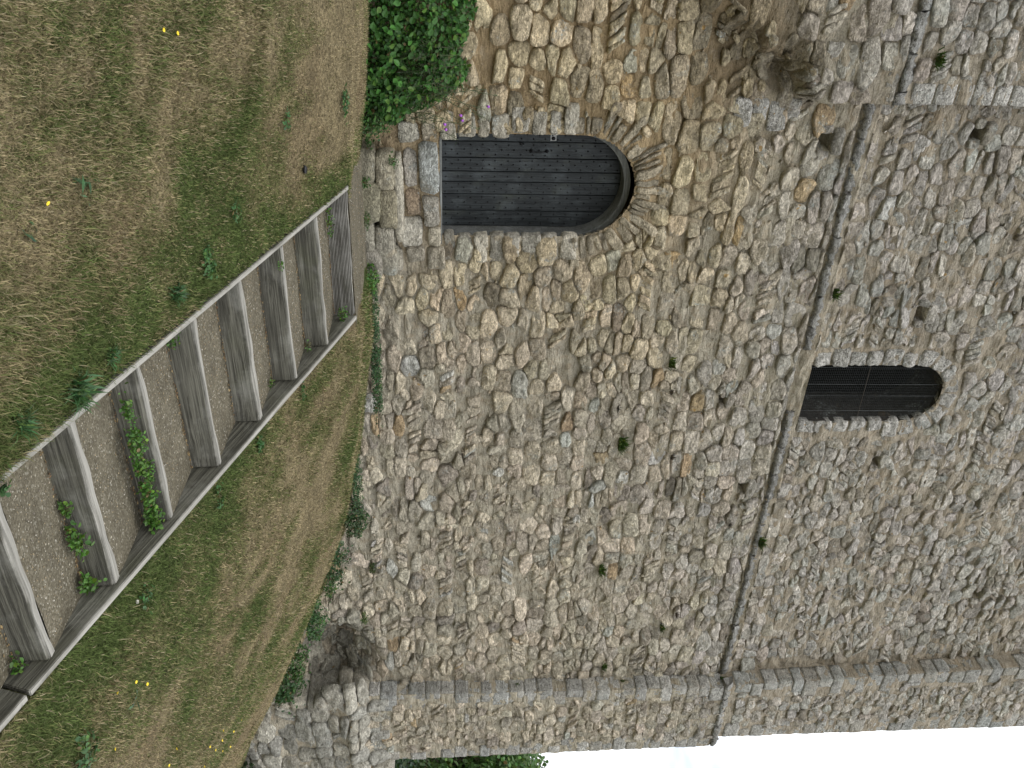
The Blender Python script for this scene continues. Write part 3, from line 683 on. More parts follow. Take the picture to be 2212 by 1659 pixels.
# the string course
def string_block(x0, x1, yb, p, z0=4.45, hgt=.15):
    n_ = max(3, int((x1 - x0) / .035)); xs = np.linspace(x0 + .006, x1 - .006, n_); V = []
    prof = [(yb + .1, z0), (yb - p, z0 + .004), (yb - p - .012, z0 + .045), (yb - p * .5, z0 + hgt * .62), (yb + .04, z0 + hgt), (yb + .14, z0 + hgt)]
    k_ = len(prof)
    for x in xs:
        for j, (a, b) in enumerate(prof):
            V.append((x + r.uniform(-.003, .003), a + r.uniform(-.024, .024) * (0 < j < 5), b + r.uniform(-.020, .020)))
    F = [(i * k_ + j, i * k_ + j + 1, (i + 1) * k_ + j + 1, (i + 1) * k_ + j) for i in range(n_ - 1) for j in range(k_ - 1)]
    F += [tuple(range(k_)), tuple(reversed(range((n_ - 1) * k_, n_ * k_)))]
    V = np.array(V); mk('string_course_block', V, F, M_tufa, tower, loc=tuple(V.mean(0)), tint=np.array([.27, .265, .25]) * r.uniform(.8, 1.15))
x = 2.41
while x < 11.52:
    x2 = min(x + r.uniform(.3, .62), 11.56)
    if r.random() > .10 and not 5.35 < x < 5.85: string_block(x, x2, .012, .045 + r.uniform(-.02, .02))
    x = x2
x = .7
while x < 2.38:
    x2 = min(x + r.uniform(.3, .5), 2.40); string_block(x, x2, -.25, .045 + r.uniform(-.015, .015), 4.60); x = x2
x = 11.49
while x < 13.06:
    x2 = min(x + r.uniform(.3, .5), 13.07); string_block(x, x2, -.25, .045); x = x2
# the largest-looking rubble stones are objects; the rest is one mesh
SV = finish([q[0] for q in stones], [q[1] for q in stones])
order = sorted(range(len(stones)), key=lambda i: -seen_size(SV[i]) if inframe(SV[i]) else 0); big = set(order[:297])
for i in order[:297]: mk('stone', SV[i], SF[stones[i][2]], M_stone, tower, loc=tuple(SV[i].mean(0)), tint=stones[i][3], smooth=False)
VV, FF, TT, base = [], [], [], 0
for i, (_g, _y, n_, t) in enumerate(stones):
    if i in big: continue
    VV.append(SV[i]); FF.append(SF[n_] + base); TT.append(np.tile(t, (len(SV[i]), 1))); base += len(SV[i])
mk('rubble_stones', np.vstack(VV), np.vstack(FF), M_stone, tower, loc=(6.9, 0, -2.6), tint=np.vstack(TT), kind='stuff', smooth=False)
print('stones', len(stones), 'named', len(named))

# projecting threshold block below the door
r2 = np.random.default_rng(5)
for x0, x1, y0, z0, z1, c in ((2.93, 3.28, -.43, -.90, -.66, (.19, .175, .13)), (3.26, 3.70, -.45, -.90, -.62, (.20, .185, .13)), (3.68, 4.02, -.42, -.90, -.70, (.24, .225, .18)), (3.98, 4.38, -.40, -.92, -.64, (.26, .24, .20)),
                              (2.98, 3.36, -.38, -.68, -.47, (.30, .27, .20)), (3.34, 3.78, -.40, -.66, -.46, (.24, .215, .15)), (3.74, 4.12, -.38, -.71, -.50, (.28, .26, .21)), (3.02, 3.95, -.33, -.49, -.40, (.40, .37, .30)), (4.05, 4.34, -.33, -.66, -.47, (.27, .25, .20))):
    boulder('footing_stone', x0, x1, y0, .02, z0, z1, c, tower)

# ------------------------------------------------------------------ door
door = bpy.data.objects.new('door', None); COL.objects.link(door); door.parent = tower; door.location = Vector((3.5, .42, .01)) - wloc(tower)
def board(name, c, s, mat, parent, rot=(0, 0, 0), bev=.004, cuts=0, jit=0.0, axis='X', shape=None, **kw):
    """board centred at c, long axis local X"""
    bm = bmesh.new(); bmesh.ops.create_cube(bm, size=1)
    for v in bm.verts: v.co = Vector((v.co.x * s[0], v.co.y * s[1], v.co.z * s[2]))
    if cuts:
        es = [e for e in bm.edges if abs(e.verts[0].co.x - e.verts[1].co.x) > s[0] * .5]
        bmesh.ops.subdivide_edges(bm, edges=es, cuts=cuts)
    if bev: bmesh.ops.bevel(bm, geom=[e for e in bm.edges if e.calc_length() > 0 and len(e.link_faces) == 2 and e.calc_face_angle() > .5], offset=bev, segments=2, affect='EDGES')
    if jit:
        A = np.array([v.co[:] for v in bm.verts]); n_ = noise(A[:, 0] * 6 + c[1] * 9, A[:, 1] * 20, A[:, 2] * 20, 3) - .5
        for v, k_ in zip(bm.verts, n_): v.co += Vector((0, k_ * jit, k_ * jit))
    if shape: shape(bm)
    me = bpy.data.meshes.new(name); bm.to_mesh(me); bm.free(); me.materials.append(mat)
    me.polygons.foreach_set('use_smooth', np.zeros(len(me.polygons), bool))
    o = bpy.data.objects.new(name, me); COL.objects.link(o); o.rotation_euler = rot
    o.location = Vector(c) - (wloc(parent) if parent else Vector()); o.parent = parent
    return props(o, **kw)
YD = .40
dl, dr, dz0, dzs = 2.90, 4.045, .012, 1.46; dcx = (dl + dr) / 2; dR = (dr - dl) / 2; dRz = .555
# seams from the photograph, in metres from the right edge of the leaf
seams = [dl, 3.06, 3.243, 3.397, 3.518, 3.661, 3.86, dr]
for a, b in zip(seams[:-1], seams[1:]):
    g = .0035; xs = np.linspace(a + g, b - g, 7); top = dzs + dRz * np.sqrt(np.clip(1 - ((xs - dcx) / dR) ** 2, 0, 1))
    yv = YD + r2.uniform(-.004, .004); c0 = ((a + b) / 2, yv, dz0)
    # local X runs up the plank so that the grain does too
    V = []
    for q, (yy, ins) in enumerate(((yv + .04, 0), (yv + .005, 0), (yv, .004))):
        xx = np.clip(xs, a + g + ins, b - g - ins)
        for x_, t_ in zip(xx, top): V.append((dz0, -(x_ - c0[0]), yy)); V.append((t_, -(x_ - c0[0]), yy))
    V = np.array(V); n_ = 14; F = []
    for q in range(2):
        o_ = q * n_
        for i in range(6): F.append((o_ + 2 * i + 1, o_ + 2 * i + 3, o_ + n_ + 2 * i + 3, o_ + n_ + 2 * i + 1)); F.append((o_ + 2 * i + 2, o_ + 2 * i, o_ + n_ + 2 * i, o_ + n_ + 2 * i + 2))
        F.append((o_, o_ + 1, o_ + n_ + 1, o_ + n_)); F.append((o_ + 13, o_ + 12, o_ + n_ + 12, o_ + n_ + 13))
    for i in range(6): F.append((28 + 2 * i, 28 + 2 * i + 1, 28 + 2 * i + 3, 28 + 2 * i + 2))
    me = bpy.data.meshes.new('plank'); W = np.c_[V[:, 0] - dz0, V[:, 1], -(V[:, 2] - yv)]
    me.from_pydata([tuple(w) for w in W], [], F); me.materials.append(M_door)
    o = bpy.data.objects.new('plank', me); COL.objects.link(o); o.parent = door
    R_ = Matrix(((0, -1, 0), (0, 0, -1), (1, 0, 0)))   # local X->up, Y->-x, Z->-y
    o.rotation_euler = R_.to_euler(); o.location = Vector(c0) - wloc(door)
mk('door_backing', [(dl, YD + .045, 0), (dr + .05, YD + .045, 0), (dr + .05, YD + .045, 2.15), (dl - .1, YD + .045, 2.15), (dl - .1, YD + .045, 0)], [(0, 1, 2, 3, 4)], M_dark, door, loc=(3.5, YD + .045, 0), smooth=False)
# studs: staggered nails
bm = bmesh.new(); bmesh.ops.create_cone(bm, segments=6, radius1=.0095, radius2=.004, depth=.012, cap_ends=True)
sme = bpy.data.meshes.new('stud'); bm.to_mesh(sme); bm.free(); sme.materials.append(M_iron); ns = 0
for a, b in zip(seams[:-1], seams[1:]):
    w = b - a; cols = [a + w * .5] if w < .125 else [a + w * .2, a + w * .8]
    for ci, x_ in enumerate(cols + ([a + w * .5] if len(cols) == 2 else [])):
        z = .05 + (.068 if ci == 2 else 0)
        while z < dzs + dRz * math.sqrt(max(0, 1 - ((x_ - dcx) / dR) ** 2)) - .03:
            o = bpy.data.objects.new('stud', sme); COL.objects.link(o); o.parent = door; ns += 1
            o.location = Vector((x_ + r2.uniform(-.004, .004), YD - .007, z + r2.uniform(-.006, .006))) - wloc(door); o.rotation_euler = (math.pi / 2, 0, 0)
            z += .137
print('studs', ns)
def tube(pts, rad, k=8):
    V, F = [], []; pts = [Vector(p) for p in pts]
    rads = rad if isinstance(rad, (list, tuple)) else [rad] * len(pts)
    for i, p in enumerate(pts):
        d = (pts[min(i + 1, len(pts) - 1)] - pts[max(i - 1, 0)]).normalized(); a = d.orthogonal().normalized(); b = d.cross(a)
        for j in range(k): t = 2 * math.pi * j / k; V.append(tuple(p + (a * math.cos(t) + b * math.sin(t)) * rads[i]))
    for i in range(len(pts) - 1):
        for j in range(k): F.append((i * k + j, i * k + (j + 1) % k, (i + 1) * k + (j + 1) % k, (i + 1) * k + j))
    F += [tuple(reversed(range(k))), tuple(range((len(pts) - 1) * k, len(pts) * k))]
    return V, F
hx = 3.158; V, F = tube([(hx, YD - .002, .99), (hx, YD - .03, 1.005), (hx - .002, YD - .045, 1.04), (hx - .003, YD - .045, 1.11), (hx, YD - .03, 1.145), (hx, YD - .002, 1.16)], [.012, .008, .0075, .0075, .008, .012])
n_ = len(V)
for zz in (.988, 1.162):
    v2, f2 = tube([(hx, YD - .001, zz), (hx, YD - .008, zz)], .02, 10); F += [tuple(i + len(V) for i in f) for f in f2]; V += v2
mk('handle', V, F, M_iron, door, loc=(hx, YD, .99))
V, F = tube([(3.077, YD - .001, .872), (3.077, YD - .008, .872)], .016, 10); v2, f2 = tube([(3.079, YD - .004, .900), (3.079, YD - .011, .900)], .010, 8); F += [tuple(i + len(V) for i in f) for f in f2]; V += v2
mk('keyhole', V, F, M_iron, door, loc=(3.077, YD, .87))
pz, px = 1.226, 3.012
mk('lock_plate', [(px - .04, YD - .004, pz - .033), (px + .028, YD - .004, pz - .033), (px + .028, YD - .004, pz + .033), (px - .04, YD - .004, pz + .033), (px - .04, YD + .001, pz - .033), (px + .028, YD + .001, pz - .033), (px + .028, YD + .001, pz + .033), (px - .04, YD + .001, pz + .033)],
   [(0, 1, 2, 3), (0, 4, 5, 1), (1, 5, 6, 2), (2, 6, 7, 3), (3, 7, 4, 0)], M_plate, door, loc=(px, YD, pz), smooth=False)
V, F = tube([(px, YD - .004, pz), (px, YD - .012, pz)], .021, 14); mk('lock_cylinder', V, F, M_iron, door, loc=(px, YD, pz))
# deep frame (lining) round the leaf
def frame_ring(name, y0, y1, gin, gout):
    n_ = 26; V = []
    def path(g):
        P = [(dr + g, .0), (dr + g, dzs * .5)]
        for k in range(n_ + 1): t = math.pi * k / n_; P.append((dcx + (dR + g) * math.cos(t), dzs + (dRz + g) * math.sin(t)))
        return P + [(dl - g, dzs * .5), (dl - g, .0)]
    A, B = path(gin), path(gout); k_ = len(A)
    for P, yy in ((A, y1), (A, y0 + .006), ([(a[0] + (b[0] - a[0]) * .15, a[1] + (b[1] - a[1]) * .15) for a, b in zip(A, B)], y0), (B, y0), (B, y1)): V += [(x_, yy, z_) for x_, z_ in P]
    F = [(q * k_ + i, q * k_ + i + 1, (q + 1) * k_ + i + 1, (q + 1) * k_ + i) for q in range(4) for i in range(k_ - 1)]
    return mk(name, V, F, M_frame, tower, loc=(dcx, y0, 0), smooth=False)
frame_ring('door_frame', .19, YD + .03, .004, .075)
board('door_sill', (3.50, .20, -.004), (1.24, .42, .026), M_frame, tower, bev=.005)

# ------------------------------------------------------------------ window grille
win = bpy.data.objects.new('window', None); COL.objects.link(win); win.parent = tower; win.location = Vector((6.17, .10, 4.7)) - wloc(tower)
def clipz(o, x):  # vertical extent of the opening at x
    hw = (o['x1'] - o['x0']) / 2; q = 1 - ((x - o['cx']) / hw) ** 2
    return o['zs'] + o['r'] * math.sqrt(max(q, 0))
WV, WF = [], []
def wire(a, b, w):
    a, b = Vector(a), Vector(b); d = (b - a).normalized(); s1 = d.cross(Vector((0, 1, 0))).normalized() * w; s2 = Vector((0, w, 0)); n_ = len(WV)
    for p in (a, b): WV.extend([tuple(p + s1), tuple(p + s2), tuple(p - s1), tuple(p - s2)])
    for i in range(4): WF.append((n_ + i, n_ + (i + 1) % 4, n_ + 4 + (i + 1) % 4, n_ + 4 + i))
YW = .10; x = WIN['x0'] - .01; i = 0
while x < WIN['x1'] + .01:
    wire((x, YW, WIN['z0'] - .04), (x + .004, YW, clipz(WIN, min(max(x, WIN['x0'] + .001), WIN['x1'] - .001)) + .02), .0012); x += .0254
z = WIN['z0'] - .02
while z < WIN['zs'] + WIN['r']:
    h_ = (WIN['x1'] - WIN['x0']) / 2 * math.sqrt(max(0, 1 - max(0, (z - WIN['zs']) / WIN['r']) ** 2)) + .02
    wire((WIN['cx'] - h_, YW + .0024, z), (WIN['cx'] + h_, YW + .0024, z + .003), .0012); z += .0254
mk('wire_mesh', WV, WF, M_wire, win, loc=(6.17, YW, 4.7), smooth=False)
for fx in (.055, .30, .475, .70):
    WV, WF = [], []; x_ = WIN['x0'] + fx * 1.03; wire((x_, YW - .004, WIN['z0'] - .04), (x_ + .02, YW - .004, clipz(WIN, x_) + .01), .0030); mk('vertical_wire', WV, WF, M_wire, win, loc=(x_, YW, 4.7), smooth=False)
WV, WF = [], []; wire((5.74, YW - .009, 5.44), (6.61, YW - .009, 5.47), .0025); mk('cross_rod', WV, WF, M_rod, win, loc=(6.17, YW, 5.45), smooth=False)

# ------------------------------------------------------------------ stairs
NOS = [(-1.894, -.799), (-2.447, -.985), (-3.00, -1.18), (-3.553, -1.37), (-4.106, -1.56), (-4.658, -1.75), (-5.211, -1.935), (-5.764, -2.115), (-6.32, -2.30), (-6.87, -2.49)]
XL, XR = 2.769, 3.967
st = empty('garden_steps', (3.37, -4.5, -2.0), 'flight of weathered timber edged steps with gravel treads climbing the bank to the door', 'steps')
for i, (y, z) in enumerate(NOS):
    hgt = .21; th = .075
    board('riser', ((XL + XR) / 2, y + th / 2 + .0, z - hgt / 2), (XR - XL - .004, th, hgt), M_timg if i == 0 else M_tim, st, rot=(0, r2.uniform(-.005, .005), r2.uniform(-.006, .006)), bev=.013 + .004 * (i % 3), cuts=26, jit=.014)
    if i > 0:
        yb = NOS[i - 1][0] + .01; ya = y + th + .002 ; xs = np.linspace(XL + .002, XR - .002, 30); ys = np.linspace(ya, yb, 14); X, Y = np.meshgrid(xs, ys, indexing='ij')
        t = (Y - ya) / (yb - ya); Zt = z - .012 - .010 * np.sin(t * math.pi) * np.sin((X - XL) / (XR - XL) * math.pi) + (fbm(X * 4, Y * 4, i, 8) - .5) * .016 + t * .012
        n_, m_ = X.shape; ii = np.arange(n_ * m_).reshape(n_, m_); F = np.stack([ii[:-1, :-1], ii[1:, :-1], ii[1:, 1:], ii[:-1, 1:]], -1).reshape(-1, 4)
        mk('tread', np.c_[X.ravel(), Y.ravel(), Zt.ravel()], F, M_gravel, st, loc=((XL + XR) / 2, y, z))
for sx, (ya, yb) in ((XL - .022, (-1.86, -6.1)), (XR + .022, (-1.88, -5.95)), (XL - .022, (-6.12, -7.3)), (XR + .024, (-5.97, -7.3))):
    zt = lambda y: float(np.interp(-y, [-q[0] for q in NOS] + [7.5], [q[1] for q in NOS] + [-2.70])) + .018
    za, zb_ = zt(ya), zt(yb); ln = math.hypot(ya - yb, za - zb_); ang = math.atan2(za - zb_, ya - yb); hh = .27
    rotm = Matrix.Rotation(math.pi / 2, 3, 'Z') @ Matrix.Rotation(-ang, 3, 'Y')
    nrm = rotm @ Vector((0, 0, 1)); cc = Vector((sx, (ya + yb) / 2, (za + zb_) / 2)) - nrm * hh / 2
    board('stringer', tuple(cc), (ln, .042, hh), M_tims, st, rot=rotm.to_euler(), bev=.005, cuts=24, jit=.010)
# gravel landing between the top board and the wall
xs = np.linspace(2.35, 4.35, 60); ys = np.linspace(-1.83, -.05, 50); X, Y = np.meshgrid(xs, ys, indexing='ij')
lf = 2.72 + (fbm(Y * 4, Y * 0, 0, 4) - .5) * .3 + .5 * sst(-1.5, -.4, Y) * .4; rg = 4.10 + (fbm(Y * 4, Y * 0 + 9, 0, 4) - .5) * .25
Zl = -.792 + (fbm(X * 3, Y * 3, 0, 19) - .5) * .012 - .12 * sst(0, .22, np.maximum(lf - X, X - rg))
n_, m_ = X.shape; ii = np.arange(n_ * m_).reshape(n_, m_); F = np.stack([ii[:-1, :-1], ii[1:, :-1], ii[1:, 1:], ii[:-1, 1:]], -1).reshape(-1, 4)
mk('gravel_landing', np.c_[X.ravel(), Y.ravel(), Zl.ravel()], F, M_gravel, kind='structure')
# pebbles strewn on treads and landing
PV, PF, PT = [], [], []
ico = bmesh.new(); bmesh.ops.create_icosphere(ico, subdivisions=1, radius=1); iv = np.array([v.co[:] for v in ico.verts]); jf = np.array([[v.index for v in f.verts] for f in ico.faces]); ico.free()
for k in range(2600):
    i = r2.integers(1, 9); y = r2.uniform(NOS[i][0] + .09, NOS[i - 1][0]); x = r2.uniform(XL + .02, XR - .02); z = NOS[i][1] - .010
    if k % 6 == 0: y = r2.uniform(-1.8, -.5); x = r2.uniform(2.8, 4.0); z = -.790
    s = r2.uniform(.0022, .0062) * np.array([1, r2.uniform(.6, 1), r2.uniform(.4, .8)]); n_ = len(PV) * len(iv)
    PV.append(iv * s + [x, y, z + r2.uniform(-.003, .003)]); PF.append(jf + n_); PT.append(np.tile(np.array([[.42, .39, .33], [.30, .24, .15], [.24, .19, .12], [.16, .14, .12]][r2.integers(4)]), (len(iv), 1)))
mk('loose_gravel', np.vstack(PV), np.vstack(PF), tint_mat('pebble', 0, .8), tint=np.vstack(PT), kind='stuff', label='small pale and brown stones strewn over the gravel treads', category='gravel')

# dead leaf litter caught at the back of the treads
LV, LF, LT = [], [], []
for k in range(1500):
    i = int(r2.integers(1, 9)); y = NOS[i - 1][0] - abs(r2.normal(0, .022)); x = XL + .01 + (XR - XL - .02) * r2.random() ** (1 if k % 3 else .35 if k % 2 else 2.8); z = NOS[i][1] + .004 + r2.uniform(0, .006)
    a = r2.uniform(0, 6.28); l = r2.uniform(.004, .014); w_ = l * r2.uniform(.15, .6); c_, s_ = math.cos(a), math.sin(a); n_ = len(LV)
    for dx, dy in ((-l, 0), (0, -w_), (l, 0), (0, w_)): LV.append((x + dx * c_ - dy * s_, min(y + dx * s_ + dy * c_, NOS[i - 1][0] - .001), z + r2.uniform(-.003, .004)))
    LF.append((n_, n_ + 1, n_ + 2, n_ + 3)); LT += [np.array([[.17, .10, .05], [.24, .16, .07], [.10, .065, .035], [.30, .22, .11]][r2.integers(4)])] * 4
mk('leaf_litter', LV, LF, tint_mat('litter', .1, .9), tint=np.array(LT), kind='stuff', label='brown dead leaf litter caught along the backs of the treads', category='leaf litter')
# ------------------------------------------------------------------ grass
NB = 430000
def blade_field(nb, seed, rmin, rmax, amin, amax, name, label, lenk=1.0):
    q = np.random.default_rng(seed)
    rr = rmin * (rmax / rmin) ** q.random(nb) ; rr = np.where(q.random(nb) < .45, q.uniform(rmin, rmax, nb), rr)
    aa = np.radians(q.uniform(amin, amax, nb)); x = rr * np.sin(aa); y = -9.09 + rr * np.cos(aa)
    ok = ~((x > XL - .05) & (x < XR + .05) & (y < -1.86)) & (y < -.03) & ~((x > 2.72 + (noise(y * 4, y * 0) - .5) * .4 + .2 * sst(-1.5, -.4, y)) & (x < 4.12 + (noise(y * 4, 3) - .5) * .25) & (y > -1.95))
    ok &= ~((x > 11.3) & (y > -.4)) & ~((x > 2.85) & (x < 4.4) & (y > -.46))
    x, y, rr = x[ok], y[ok], rr[ok]; n = len(x); z = G(x, y) - .006
    s = straw(x, y); c = turf(x, y, q.random(n)) * 1.12 * q.uniform(.55, 1.5, n)[:, None] * (.8 + .45 * fbm(x * 9, y * 9, 0, 61, 2))[:, None]
    pale = q.random(n) < .03 + .07 * s; c[pale] = np.array([.31, .265, .165]) * q.uniform(.7, 1.2, pale.sum())[:, None]
    L_ = q.uniform(.012, .032, n) * (1.15 - .5 * sst(.45, .75, s)) * lenk * (1 + .9 * noise(x * 1.6, y * 1.6, 0, 55) * (rr < 6)); w = (.0008 + .00026 * rr) * q.uniform(.7, 1.4, n)
    L_[pale] *= 1.15
    az = q.uniform(0, 2 * np.pi, n) + (noise(x * 3, y * 3, 0, 66) - .5) * 3; lean = np.clip(q.normal(1.0, .35, n), .1, 1.5)
    d = np.stack([np.cos(az) * np.sin(lean), np.sin(az) * np.sin(lean), np.cos(lean)], -1); side = np.stack([-np.sin(az), np.cos(az), np.zeros(n)], -1)
    sideo = q.uniform(-.5, .5, n); side = side + d * sideo[:, None] * .0
    P0 = np.stack([x, y, z], -1); upv = np.stack([np.zeros(n), np.zeros(n), np.ones(n)], -1)
    P1 = P0 + (d * .5 + upv * .22) * L_[:, None]; P2 = P0 + (d * 1.0 + upv * q.uniform(-.05, .25, n)[:, None]) * L_[:, None]
    V = np.stack([P0 - side * w[:, None], P0 + side * w[:, None], P1 - side * w[:, None] * .8, P1 + side * w[:, None] * .8, P2], 1).reshape(-1, 3)
    b = np.arange(n)[:, None] * 5; F = np.concatenate([b + [0, 1, 3], b + [0, 3, 2], b + [2, 3, 4]], 0)
    mk(name, V, F, M_blade, tint=np.repeat(c, 5, 0), kind='stuff', label=label, category='grass')
blade_field(360000, 1, 2.6, 9.6, -12, 26.5, 'grass', 'mown green and parched brown grass on the bank left of the steps')
blade_field(330000, 2, 2.8, 14.5, 26.5, 66, 'grass', 'dry mown grass on the slope right of the steps', 1.35)

# ------------------------------------------------------------------ leafy plants
LEAFQ = np.array([[0, 0, 0], [.30, .24, .05], [.32, .62, .06], [0, 1.0, -.04], [-.32, .62, .06], [-.30, .24, .05], [0, .35, -.03], [0, .7, -.02]])
LEAFF = np.array([[0, 1, 6], [1, 2, 6], [2, 7, 6], [2, 3, 7], [0, 6, 5], [5, 6, 4], [4, 6, 7], [4, 7, 3]])
LEAFN = np.array([[0, 0, 0], [.07, .5, 0], [0, 1, -.08], [-.07, .5, 0]]); LEAFNF = np.array([[0, 1, 2], [0, 2, 3]])
def leaves(P, Nrm, size, tints, q, tpl=(LEAFQ, LEAFF), spread=.7):
    n = len(P); z = Nrm + q.normal(0, spread, (n, 3)); z /= np.linalg.norm(z, axis=1)[:, None]
    a = q.normal(0, 1, (n, 3)); a[:, 2] -= .5; x = np.cross(a, z); x /= np.linalg.norm(x, axis=1)[:, None] + 1e-9; y = np.cross(z, x)
    T, TF = tpl; s = size[:, None, None]
    V = P[:, None, :] + (x[:, None, :] * T[None, :, :1] + y[:, None, :] * T[None, :, 1:2] + z[:, None, :] * T[None, :, 2:]) * s
    k = len(T); F = (np.arange(n)[:, None, None] * k + TF[None]).reshape(-1, 3)
    return V.reshape(-1, 3), F, np.repeat(tints, k, 0)
def greens(n, q, base=(.045, .105, .022), var=.35, yel=.15):
    c = np.tile(np.array(base), (n, 1)) * q.uniform(1 - var, 1 + var * 1.4, n)[:, None] * (1 + q.normal(0, .08, (n, 3))); y = q.random(n) < yel; c[y] *= np.array([1.7, 1.35, 1.0]); y = q.random(n) < .025; c[y] = np.array([.16, .11, .045]); return c
def stems(name, lines, rad, mat, parent, loc):
    V, F = [], []
    for ln in lines:
        v, f = tube(ln, rad, 5); F += [tuple(i + len(V) for i in g) for g in f]; V += v
    return mk(name, V, F, mat, parent, loc=loc)
# the big creeper smothering the wall foot at the left
q = np.random.default_rng(31)
ivy = empty('climbing_plant', (1.9, -.25, -.7), 'dense mass of bright green broad-leaved climber covering the wall foot at left', 'climber')
def ivy_top(x): return np.interp(x, [.4, 1.5, 2.0, 2.3, 2.55, 2.72], [.42, .34, .27, .20, -.10, -.42]) + (fbm(x * 5, x * 0, 0, 3) - .5) * .2
n = 9000; x = q.uniform(.4, 2.72, n); t = q.random(n); zt = ivy_top(x); z = -.74 + (zt + .74) * t
th = (.22 + .20 * fbm(x * 3.5, z * 3.5, 0, 71)) * np.sqrt(np.clip(1 - t ** 3, .05, 1)) * sst(2.85, 2.5, x); dep = q.random(n) ** .6
y = -.03 - th * dep; hole = fbm(x * 6, z * 6, 0, 12) < .36; keep = ~hole | (dep < .6)
P = np.c_[x, y, z][keep]; dp = dep[keep]; Nn = np.tile([-.1, -.8, .55], (len(P), 1)); sz = q.uniform(.030, .062, len(P))
V, F, T = leaves(P, Nn, sz, greens(len(P), q, (.042, .115, .022)), q, spread=.55)
mk('foliage', V, F, M_leaf, ivy, loc=(1.9, -.25, -.7), tint=T, kind='stuff')
LM = []
for k in range(6):
    V, F, T = leaves(np.zeros((1, 3)), np.array([[-.1, -.8, .5]]), np.array([.066 + .004 * k]), greens(1, q, (.05, .14, .026), .2), q, spread=.45)
    me = bpy.data.meshes.new('leaf'); me.from_pydata([tuple(v) for v in V], [], [tuple(int(i) for i in f) for f in F]); a = me.color_attributes.new('tint', 'FLOAT_COLOR', 'POINT'); a.data.foreach_set('color', np.c_[T, np.ones(len(T))].astype(np.float32).ravel()); me.materials.append(M_leaf); LM.append(me)
for k in range(280):
    x = q.uniform(1.3, 2.6); t = q.random(); z = -.72 + (float(ivy_top(x)) + .72) * t; th = (.24 + .20 * float(fbm(x * 3.5, z * 3.5, 0, 71))) * math.sqrt(max(1 - t ** 3, .05))
    o = bpy.data.objects.new('leaf', LM[k % 6]); COL.objects.link(o); o.parent = ivy; o.location = Vector((x, -.05 - th, z)) - wloc(ivy); o.rotation_euler = (q.uniform(-.5, .5), q.uniform(-.8, .8), q.uniform(-.6, .6))
stems('stem', [[(x_, -.05, -.72), (x_ + q.uniform(-.1, .1), -.16, -.4), (x_ + q.uniform(-.2, .2), -.2, -.1), (x_ + q.uniform(-.3, .3), -.12, .15)] for x_ in np.linspace(1.2, 2.5, 9)], .005, M_stem, ivy, (1.9, -.1, -.7))

def weed(name, label, cat, c, rad, hgt, n, size, base=(.045, .10, .024), tpl=(LEAFQ, LEAFF), group=None, flat=.6, up_=.6, side=0.0, yel=.15):
    q = np.random.default_rng(int(abs(c[0] * 997 + c[1] * 131 + c[2] * 37)) + n); o = empty(name, c, label, cat, group)
    a = q.uniform(0, 2 * np.pi, n); rr = np.sqrt(q.random(n)); hh = q.random(n)
    rx, ry = (rad, rad) if not isinstance(rad, tuple) else rad
    P = np.c_[np.cos(a) * rr * rx, np.sin(a) * rr * ry, hh * hgt * (1 - rr * flat) + .004] + np.array(c)
    if side: P[:, 1] = c[1] - np.abs(P[:, 1] - c[1]) 
    Pn = noise((P[:, 0] - c[0]) * 1.1 / max(size, .01) * .25, (P[:, 1] - c[1]) * 9, P[:, 2] * 9, 5); kp_ = Pn > .36
    out_ = q.random(n) < .10; P[out_, :2] += q.normal(0, .35, (int(out_.sum()), 2)) * np.array([rx, ry * .6]); P[:, 1] = np.minimum(P[:, 1], c[1] + ry * .9); kp_ |= out_
    P = P[kp_]; a = a[kp_]; n = len(P)
    Nn = np.c_[np.cos(a) * .4, np.sin(a) * .4 - side, np.full(n, up_)]
    V, F, T = leaves(P, Nn, q.uniform(.35, 1.35, n) * size, greens(n, q, base, .35, yel), q, tpl, .5)
    mk('foliage', V, F, M_leaf, o, loc=c, tint=T, kind='stuff')
    ls = [[tuple(c), tuple(np.array(c) + [math.cos(t) * rx * .4, math.sin(t) * ry * .4, hgt * .5])] for t in (.3, 1.6, 2.9, 4.1, 5.3)]
    stems('stem', ls, .0025, M_stem, o, c); return o
def tuft(name, label, cat, c, n, length, base, group=None, w=.0045, lean=.55, side=False):
    q = np.random.default_rng(int(abs(c[0] * 991 + c[1] * 71)) + n); az = q.uniform(0, 2 * np.pi, n)
    if side: az = q.uniform(np.pi * 1.05, np.pi * 1.95, n)
    le = np.clip(q.normal(lean, .3, n), .05, 1.4); L_ = q.uniform(.5, 1.1, n) * length; w = w * q.uniform(.7, 1.3, n)
    d = np.stack([np.cos(az) * np.sin(le), np.sin(az) * np.sin(le), np.cos(le)], -1); s = np.stack([-np.sin(az), np.cos(az), 0 * az], -1) * w[:, None]
    P0 = np.array(c) + np.c_[q.normal(0, .02, n), q.normal(0, .008 if side else .02, n), 0 * az] * (length / .1); P1 = P0 + d * L_[:, None] * .55; P2 = P0 + d * L_[:, None] + np.c_[0 * az, 0 * az, -.35 * L_ * np.sin(le)]
    V = np.stack([P0 - s, P0 + s, P1 - s, P1 + s, P2], 1).reshape(-1, 3); b = np.arange(n)[:, None] * 5; F = np.concatenate([b + [0, 1, 3], b + [0, 3, 2], b + [2, 3, 4]], 0)
    return mk(name, V, F, M_leaf, loc=c, tint=np.repeat(greens(n, q, base), 5, 0), label=label, category=cat, group=group)
gz = lambda x, y: float(G(x, y))
weed('leafy_weed', 'low leafy weeds trailing from the big climber down beside the footing stones', 'weed', (2.70, -.25, -.76), (.20, .14), .30, 700, .034, side=.4)
